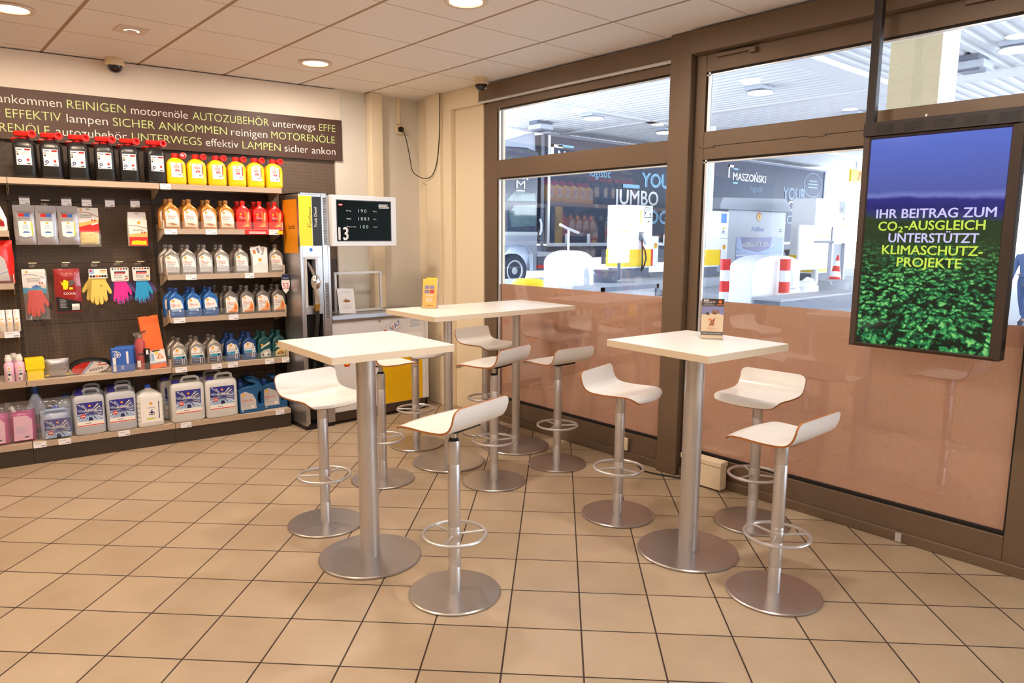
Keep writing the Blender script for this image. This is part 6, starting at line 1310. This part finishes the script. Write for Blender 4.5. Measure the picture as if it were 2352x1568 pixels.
m = MB(); y = -.006; m.pecten(2.14, 2.06, .18, y, dy=.003); m.text('AdBlue', 1.62, 1.52, .17, 'box_blue', y, w=.95, bold=.02); m.lines(2.1, 1.42, .4, 1, .1, 'pump_grey', y, .03); m.rect(3.7, 3.95, 1.5, 1.54, y, 'bin_grey'); m.rect(3.7, 3.95, 1.58, 1.62, y, 'bin_grey'); m.build('emblem_print', t, smooth=False)
m = MB(); m.T = Matrix.Translation((.62, -.008, .0)); m.rect(0, 3.45, .20, 1.29, 0, 'blue_dark'); cx, cz = 1.55, .62
rnd = random.Random(3)
for k in range(40):
    a = 2 * PI * k / 40; c, d = math.cos(a), math.sin(a)
    if 1.1 < a < 2.0: continue
    t1 = min((cx if c < 0 else 3.45 - cx) / max(1e-6, abs(c)), ((1.29 - cz) if d > 0 else (cz - .2)) / max(1e-6, abs(d))); s0 = t1 * rnd.uniform(.1, .5); t1 *= .6 if d > .2 else 1; q = t1 * rnd.uniform(.008, .02)
    P = [(cx + c * s0, cz + d * s0), (cx + c * t1 - d * q, cz + d * t1 + c * q), (cx + c * t1 + d * q, cz + d * t1 - c * q)]
    m.flat([(min(3.45, max(0, p)), min(1.29, max(.2, r_))) for p, r_ in P], -.003, ('label_sky', 'text_blue', 'label_white')[k % 3])
m.flat([(.3, 1.29), (2.6, 1.29), (2.4, .86), (1.6, .72), (.5, .86)], -.005, 'cap_violet'); m.text('AdBlue', .42, .93, .17, 'text_white', -.008, w=.85, bold=.02); m.text('FÜR LKW', 1.42, .93, .17, 'text_white', -.008, w=.95, bold=.02); m.build('poster', t, smooth=False)
t = fuel_dispenser('tall white and yellow pump left of the display, partly behind a blank panel', (20.8, 12.0, -.02), 1.80, 2.95, .95, red=False, d=.9, extra_w=0)
m = MB(); m.box(1.81, 2.65, .1, .8, 1.55, 2.95, 'pump_grey'); m.rect(1.9, 2.5, 2.45, 2.9, .096, 'kerb'); m.disc(2.2, 2.6, .07, .092, 'black', 12); m.rect(1.95, 2.5, 1.9, 2.4, .096, 'pump_white'); m.disc(2.4, 2.28, .05, .092, 'black', 12); m.rect(2.3, 2.45, 2.0, 2.1, .092, 'lime'); m.build('control_cabinet', t, smooth=False)
t = thing('blank_panel', 'large white fuel panel on a post in front of the right pump', 'sign', (20.2, 11.6, -.02))
m = MB(); m.box(-1.25, 1.05, 0, .08, .48, 2.0, 'pump_white'); m.build('panel', t, bevel=.03); m = MB(); m.text('FuelSave', -1.0, 1.58, .10, 'yellow', -.004, w=.95); m.rect(.05, .85, 1.6, 1.64, -.004, 'yellow'); m.build('panel_print', t, smooth=False)
m = MB(); m.cyl(.1, .04, 0, .5, .10, 'pump_white', 16); m.build('post', t); m = MB(); m.box(1.06, 1.13, -.01, .09, .5, 1.95, 'bin_grey'); m.build('edge_strip', t, smooth=False)

# ---- small forecourt things
def dome_bin(lab, loc, w, h, d):
    t = thing('round_top_bin', lab, 'bin', loc, 0, 'white round topped forecourt bins'); pr = [(-w / 2, 0), (w / 2, 0), (w / 2, h * .82)]
    for k in range(1, 12): a = PI * k / 12; pr.append((w / 2 * math.cos(a), h * .82 + h * .18 * math.sin(a)))
    pr.append((-w / 2, h * .82)); m = MB(); m.prism(pr, -d / 2, d / 2, 'pump_white', 'xz'); m.build('shell', t, bevel=.04)
    m = MB(); m.flat([(w * .2, h * .45), (w * .34, h * .45), (w * .36, h * .6), (w * .3, h * .75), (w * .2, h * .7)], -d / 2 - .003, 'pump_grey'); m.rect(w * .18, w * .40, h * .40, h * .43, -d / 2 - .003, 'kerb'); m.build('faded_print', t, smooth=False)
dome_bin('white round topped bin in front of the truck in the left window', (7.45, 11.0, GZ), 1.10, 1.46, .5)
dome_bin('white round topped bin in the sliding window beside the watering can', (11.55, 8.6, GZ), 2.15, 1.36, .6)
def bucket(lab, loc, r, h, mt):
    t = thing('bucket', lab, 'bucket', loc, 0, 'forecourt buckets'); m = MB(); m.lathe([(.001, 0), (r * .86, 0), (r, h), (r * 1.06, h), (r * 1.06, h * .93), (r * 1.0, h * .9)], mt, 28); m.lathe([(r * .97, h * .98), (r * .84, h * .1), (.001, h * .1)], mt, 28); m.build('tub', t)
    m = MB(); m.tube([(r * math.cos(PI * k / 12) * 1.04, -.12 * r - .1 * math.sin(PI * k / 12), h * (.95 - .55 * math.sin(PI * k / 12))) for k in range(13)], .015, 'rim', 8); m.build('handle', t)
bucket('grey water tub on the far island left of pump eight', (11.7, 13.75, .26), .46, .34, 'bin_grey')
bucket('white bucket with a brush at the foot of the traffic cone', (16.9, 9.4, -.02), .40, .36, 'kerb')
t = thing('squeegee', 'window squeegee on a pole standing by the white bin of the left window', 'squeegee', (10.5, 14.0, .26)); m = MB(); m.tube([(0, 0, 0), (0, 0, 1.50)], .03, 'rim', 8); m.build('pole', t); m = MB(); m.tube([(-.34, 0, 1.62), (0, 0, 1.50), (.40, 0, 1.40)], .04, 'rim', 8); m.build('head', t)
t = thing('low_box', 'low grey framed box outside under the left window edge', 'box', (7.25, 9.5, GZ)); m = MB(); m.box(-.84, .84, -.4, .4, 0, .78, 'kerb'); m.build('box_body', t, bevel=.02)
m = MB(); m.box(-.88, .88, -.44, -.40, .72, .80, 'bin_grey'); m.box(-.88, -.80, -.44, -.40, 0, .80, 'bin_grey'); m.box(.80, .88, -.44, -.40, 0, .8, 'bin_grey'); m.build('frame', t, smooth=False)
t = thing('yellow_drum', 'low drum with yellow rim left of the white bin', 'drum', (7.05, 11.9, GZ)); m = MB(); m.lathe([(.001, 0), (.36, 0), (.36, .66), (.001, .66)], 'kerb', 24); m.build('drum_body', t); m = MB(); m.lathe([(.37, .60), (.37, .74), (.30, .80), (.001, .82)], 'pump_yellow', 24); m.build('rim_band', t)
for x, y, h, lab in ((10.80, 9.2, 1.26, 'red and white striped bollard left of the round topped bin'), (11.49, 8.1, 1.28, 'red and white striped bollard in front of the round topped bin')):
    t = thing('striped_bollard', lab, 'bollard', (x, y, GZ), 0, 'red and white bollards'); m = MB()
    n_ = 5
    for k in range(n_): m.cyl(0, 0, h * k / n_, h * (k + 1) / n_, .12, 'pump_red' if k % 2 == 0 else 'pump_white', 24)
    m.build('post', t)
t = thing('watering_can', 'white watering can between the round bin and the bucket', 'watering can', (15.1, 9.4, -.02))
m = MB(); m.ell([(0, .36, .26, 3), (.02, .40, .29, 3), (.26, .40, .29, 3), (.36, .26, .20, 2.5), (.40, .2, .15, 2.5)], 'pump_white', 28); m.build('can_body', t, ang=50); m = MB(); m.tube([(-.34, 0, .12), (-.60, 0, .30), (-.86, 0, .42)], [.09, .07, .05], 'pump_white', 10); m.build('spout', t); m = MB(); m.tube([(-.12, 0, .38), (.1, 0, .46), (.36, 0, .42), (.52, 0, .30), (.52, 0, .14), (.38, 0, .06)], .05, 'pump_white', 8); m.build('handle', t)
t = thing('traffic_cone', 'red and white traffic cone leaning beside the right pump', 'traffic cone', (18.2, 10.0, -.02)); m = MB(); T_ = Matrix.Translation((0, 0, .2)) @ Matrix.Rotation(R(9), 4, 'Y')
m.T = T_; 
for k, c in enumerate(('pump_red', 'pump_white', 'pump_red', 'pump_white', 'pump_red')): m.lathe([(.20 - .034 * k, .17 * k), (.20 - .034 * (k + 1), .17 * (k + 1))], c, 20)
m.build('cone', t); m = MB(); m.T = Matrix.Translation((0, 0, 0)); m.box(-.24, .24, -.24, .24, 0, .22, 'bin_grey'); m.build('cone_foot', t, bevel=.02)
t = thing('open_cabinet_frame', 'pale open metal cabinet frame right of the traffic cone', 'frame', (18.75, 10.4, -.02)); m = MB()
for x in (0, .9): m.box(x, x + .12, 0, .12, 0, 1.42, 'pump_grey')
m.box(0, 1.1, -.05, .6, 1.40, 1.48, 'pump_grey'); m.box(.12, .9, .1, .14, .04, 1.38, 'kerb'); m.build('frame_body', t, smooth=False)
t = thing('lane_number_sign', 'yellow lane sign with red number seven under the canopy edge', 'sign', (33.1, 16.0, 4.30)); m = MB(); m.box(-.66, .66, 0, .10, 0, .60, 'pump_yellow'); m.build('sign_plate', t, smooth=False); m = MB(); m.text('7', .1, .1, .40, 'pump_red', -.01, shear=.15, bold=.07); m.build('number', t, smooth=False); m = MB(); m.box(-.05, .05, .02, .08, .6, 1.0, 'pump_grey'); m.build('hanger', t, smooth=False)
t = thing('low_trough', 'low dark trough outside under the sliding window', 'trough', (11.8, 7.6, GZ)); m = MB(); m.box(-1.95, 1.95, -.3, .3, 0, .48, 'bin_grey'); m.build('trough_body', t, bevel=.03); m = MB(); m.box(-1.98, 1.98, -.33, .33, .46, .50, 'kerb'); m.build('trough_rim', t, smooth=False)

# ---- passer-by at the right edge, seen between display and window frame
def skinned(name, parent, V, E, m_, sub=2):
    me = bpy.data.meshes.new(name); me.from_pydata([v[:3] for v in V], E, []); o = bpy.data.objects.new(name, me); COL.objects.link(o); o.parent = parent
    me.materials.append(MATS[m_]); sk = o.modifiers.new('skin', 'SKIN'); sk.use_smooth_shade = True
    for i, v in enumerate(V): r_ = v[3]; me.skin_vertices[0].data[i].radius = (r_, r_ if len(v) < 5 else v[4]); 
    me.skin_vertices[0].data[0].use_root = True
    s = o.modifiers.new('sub', 'SUBSURF'); s.levels = sub; s.render_levels = sub; return o
t = thing('person', 'person in blue clothes walking outside, just visible right of the display', 'person', (13.7, 4.0, GZ), R(-100))
V = [(0, 0, .95, .14, .11), (0, 0, 1.15, .15, .11), (0, .01, 1.36, .17, .11), (0, .0, 1.47, .07), (0, -.01, 1.53, .055), (0, -.03, 1.62, .09), (0, -.03, 1.72, .085),
     (-.10, .03, .88, .095), (-.11, .10, .50, .065), (-.11, .26, .12, .045), (-.11, .16, .04, .042),
     (.10, -.03, .88, .095), (.11, -.16, .50, .065), (.11, -.24, .10, .045), (.11, -.36, .05, .042),
     (-.20, .0, 1.40, .06), (-.25, -.06, 1.12, .045), (-.24, -.20, .90, .036), (-.24, -.26, .84, .03), (.20, .0, 1.40, .06), (.25, .06, 1.12, .045), (.25, .10, .88, .036), (.25, .10, .80, .03)]
E_ = [(0, 1), (1, 2), (2, 3), (3, 4), (4, 5), (5, 6), (0, 7), (7, 8), (8, 9), (9, 10), (0, 11), (11, 12), (12, 13), (13, 14), (2, 15), (15, 16), (16, 17), (17, 18), (2, 19), (19, 20), (20, 21), (21, 22)]
skinned('body', t, V, E_, 'skin')
skinned('jeans', t, [(0, 0, 1.12, .15, .12), (-.10, .03, .87, .108), (-.11, .10, .50, .08), (-.11, .25, .14, .062), (.10, -.03, .87, .108), (.11, -.16, .50, .08), (.11, -.235, .12, .062)], [(0, 1), (1, 2), (2, 3), (0, 4), (4, 5), (5, 6)], 'jeans')
skinned('jacket', t, [(0, 0, .80, .165, .125), (0, 0, 1.15, .165, .125), (0, .01, 1.37, .185, .125), (0, 0, 1.46, .09), (-.205, 0, 1.40, .075), (-.255, -.06, 1.12, .06), (-.245, -.19, .92, .05), (.205, 0, 1.40, .075), (.255, .06, 1.12, .06), (.255, .10, .91, .05)], [(0, 1), (1, 2), (2, 3), (2, 4), (4, 5), (5, 6), (2, 7), (7, 8), (8, 9)], 'jacket_green')
m = MB()
for s_, fy, fz in ((-.11, .19, .05), (.11, -.32, .045)): m.ell([(fz - .045, .045, .13, 3, s_, fy), (fz - .01, .05, .135, 3, s_, fy), (fz + .03, .04, .09, 2.5, s_, fy + .03), (fz + .07, .04, .05, 2.2, s_, fy + .05)], 'shoe', 24)
m.build('shoes', t); m = MB(); m.sphere((0, -.015, 1.70), .105, 'hair', 20, 10, -.25, 1.0); m.build('hair', t)
m = MB(); m.sphere((0, -.122, 1.655), .018, 'skin', 10, 6); 
for s_ in (-.035, .035): m.sphere((s_, -.112, 1.685), .011, 'print_dark', 10, 6)
m.box(-.025, .025, -.118, -.108, 1.605, 1.612, 'pouch_red'); m.build('face', t)
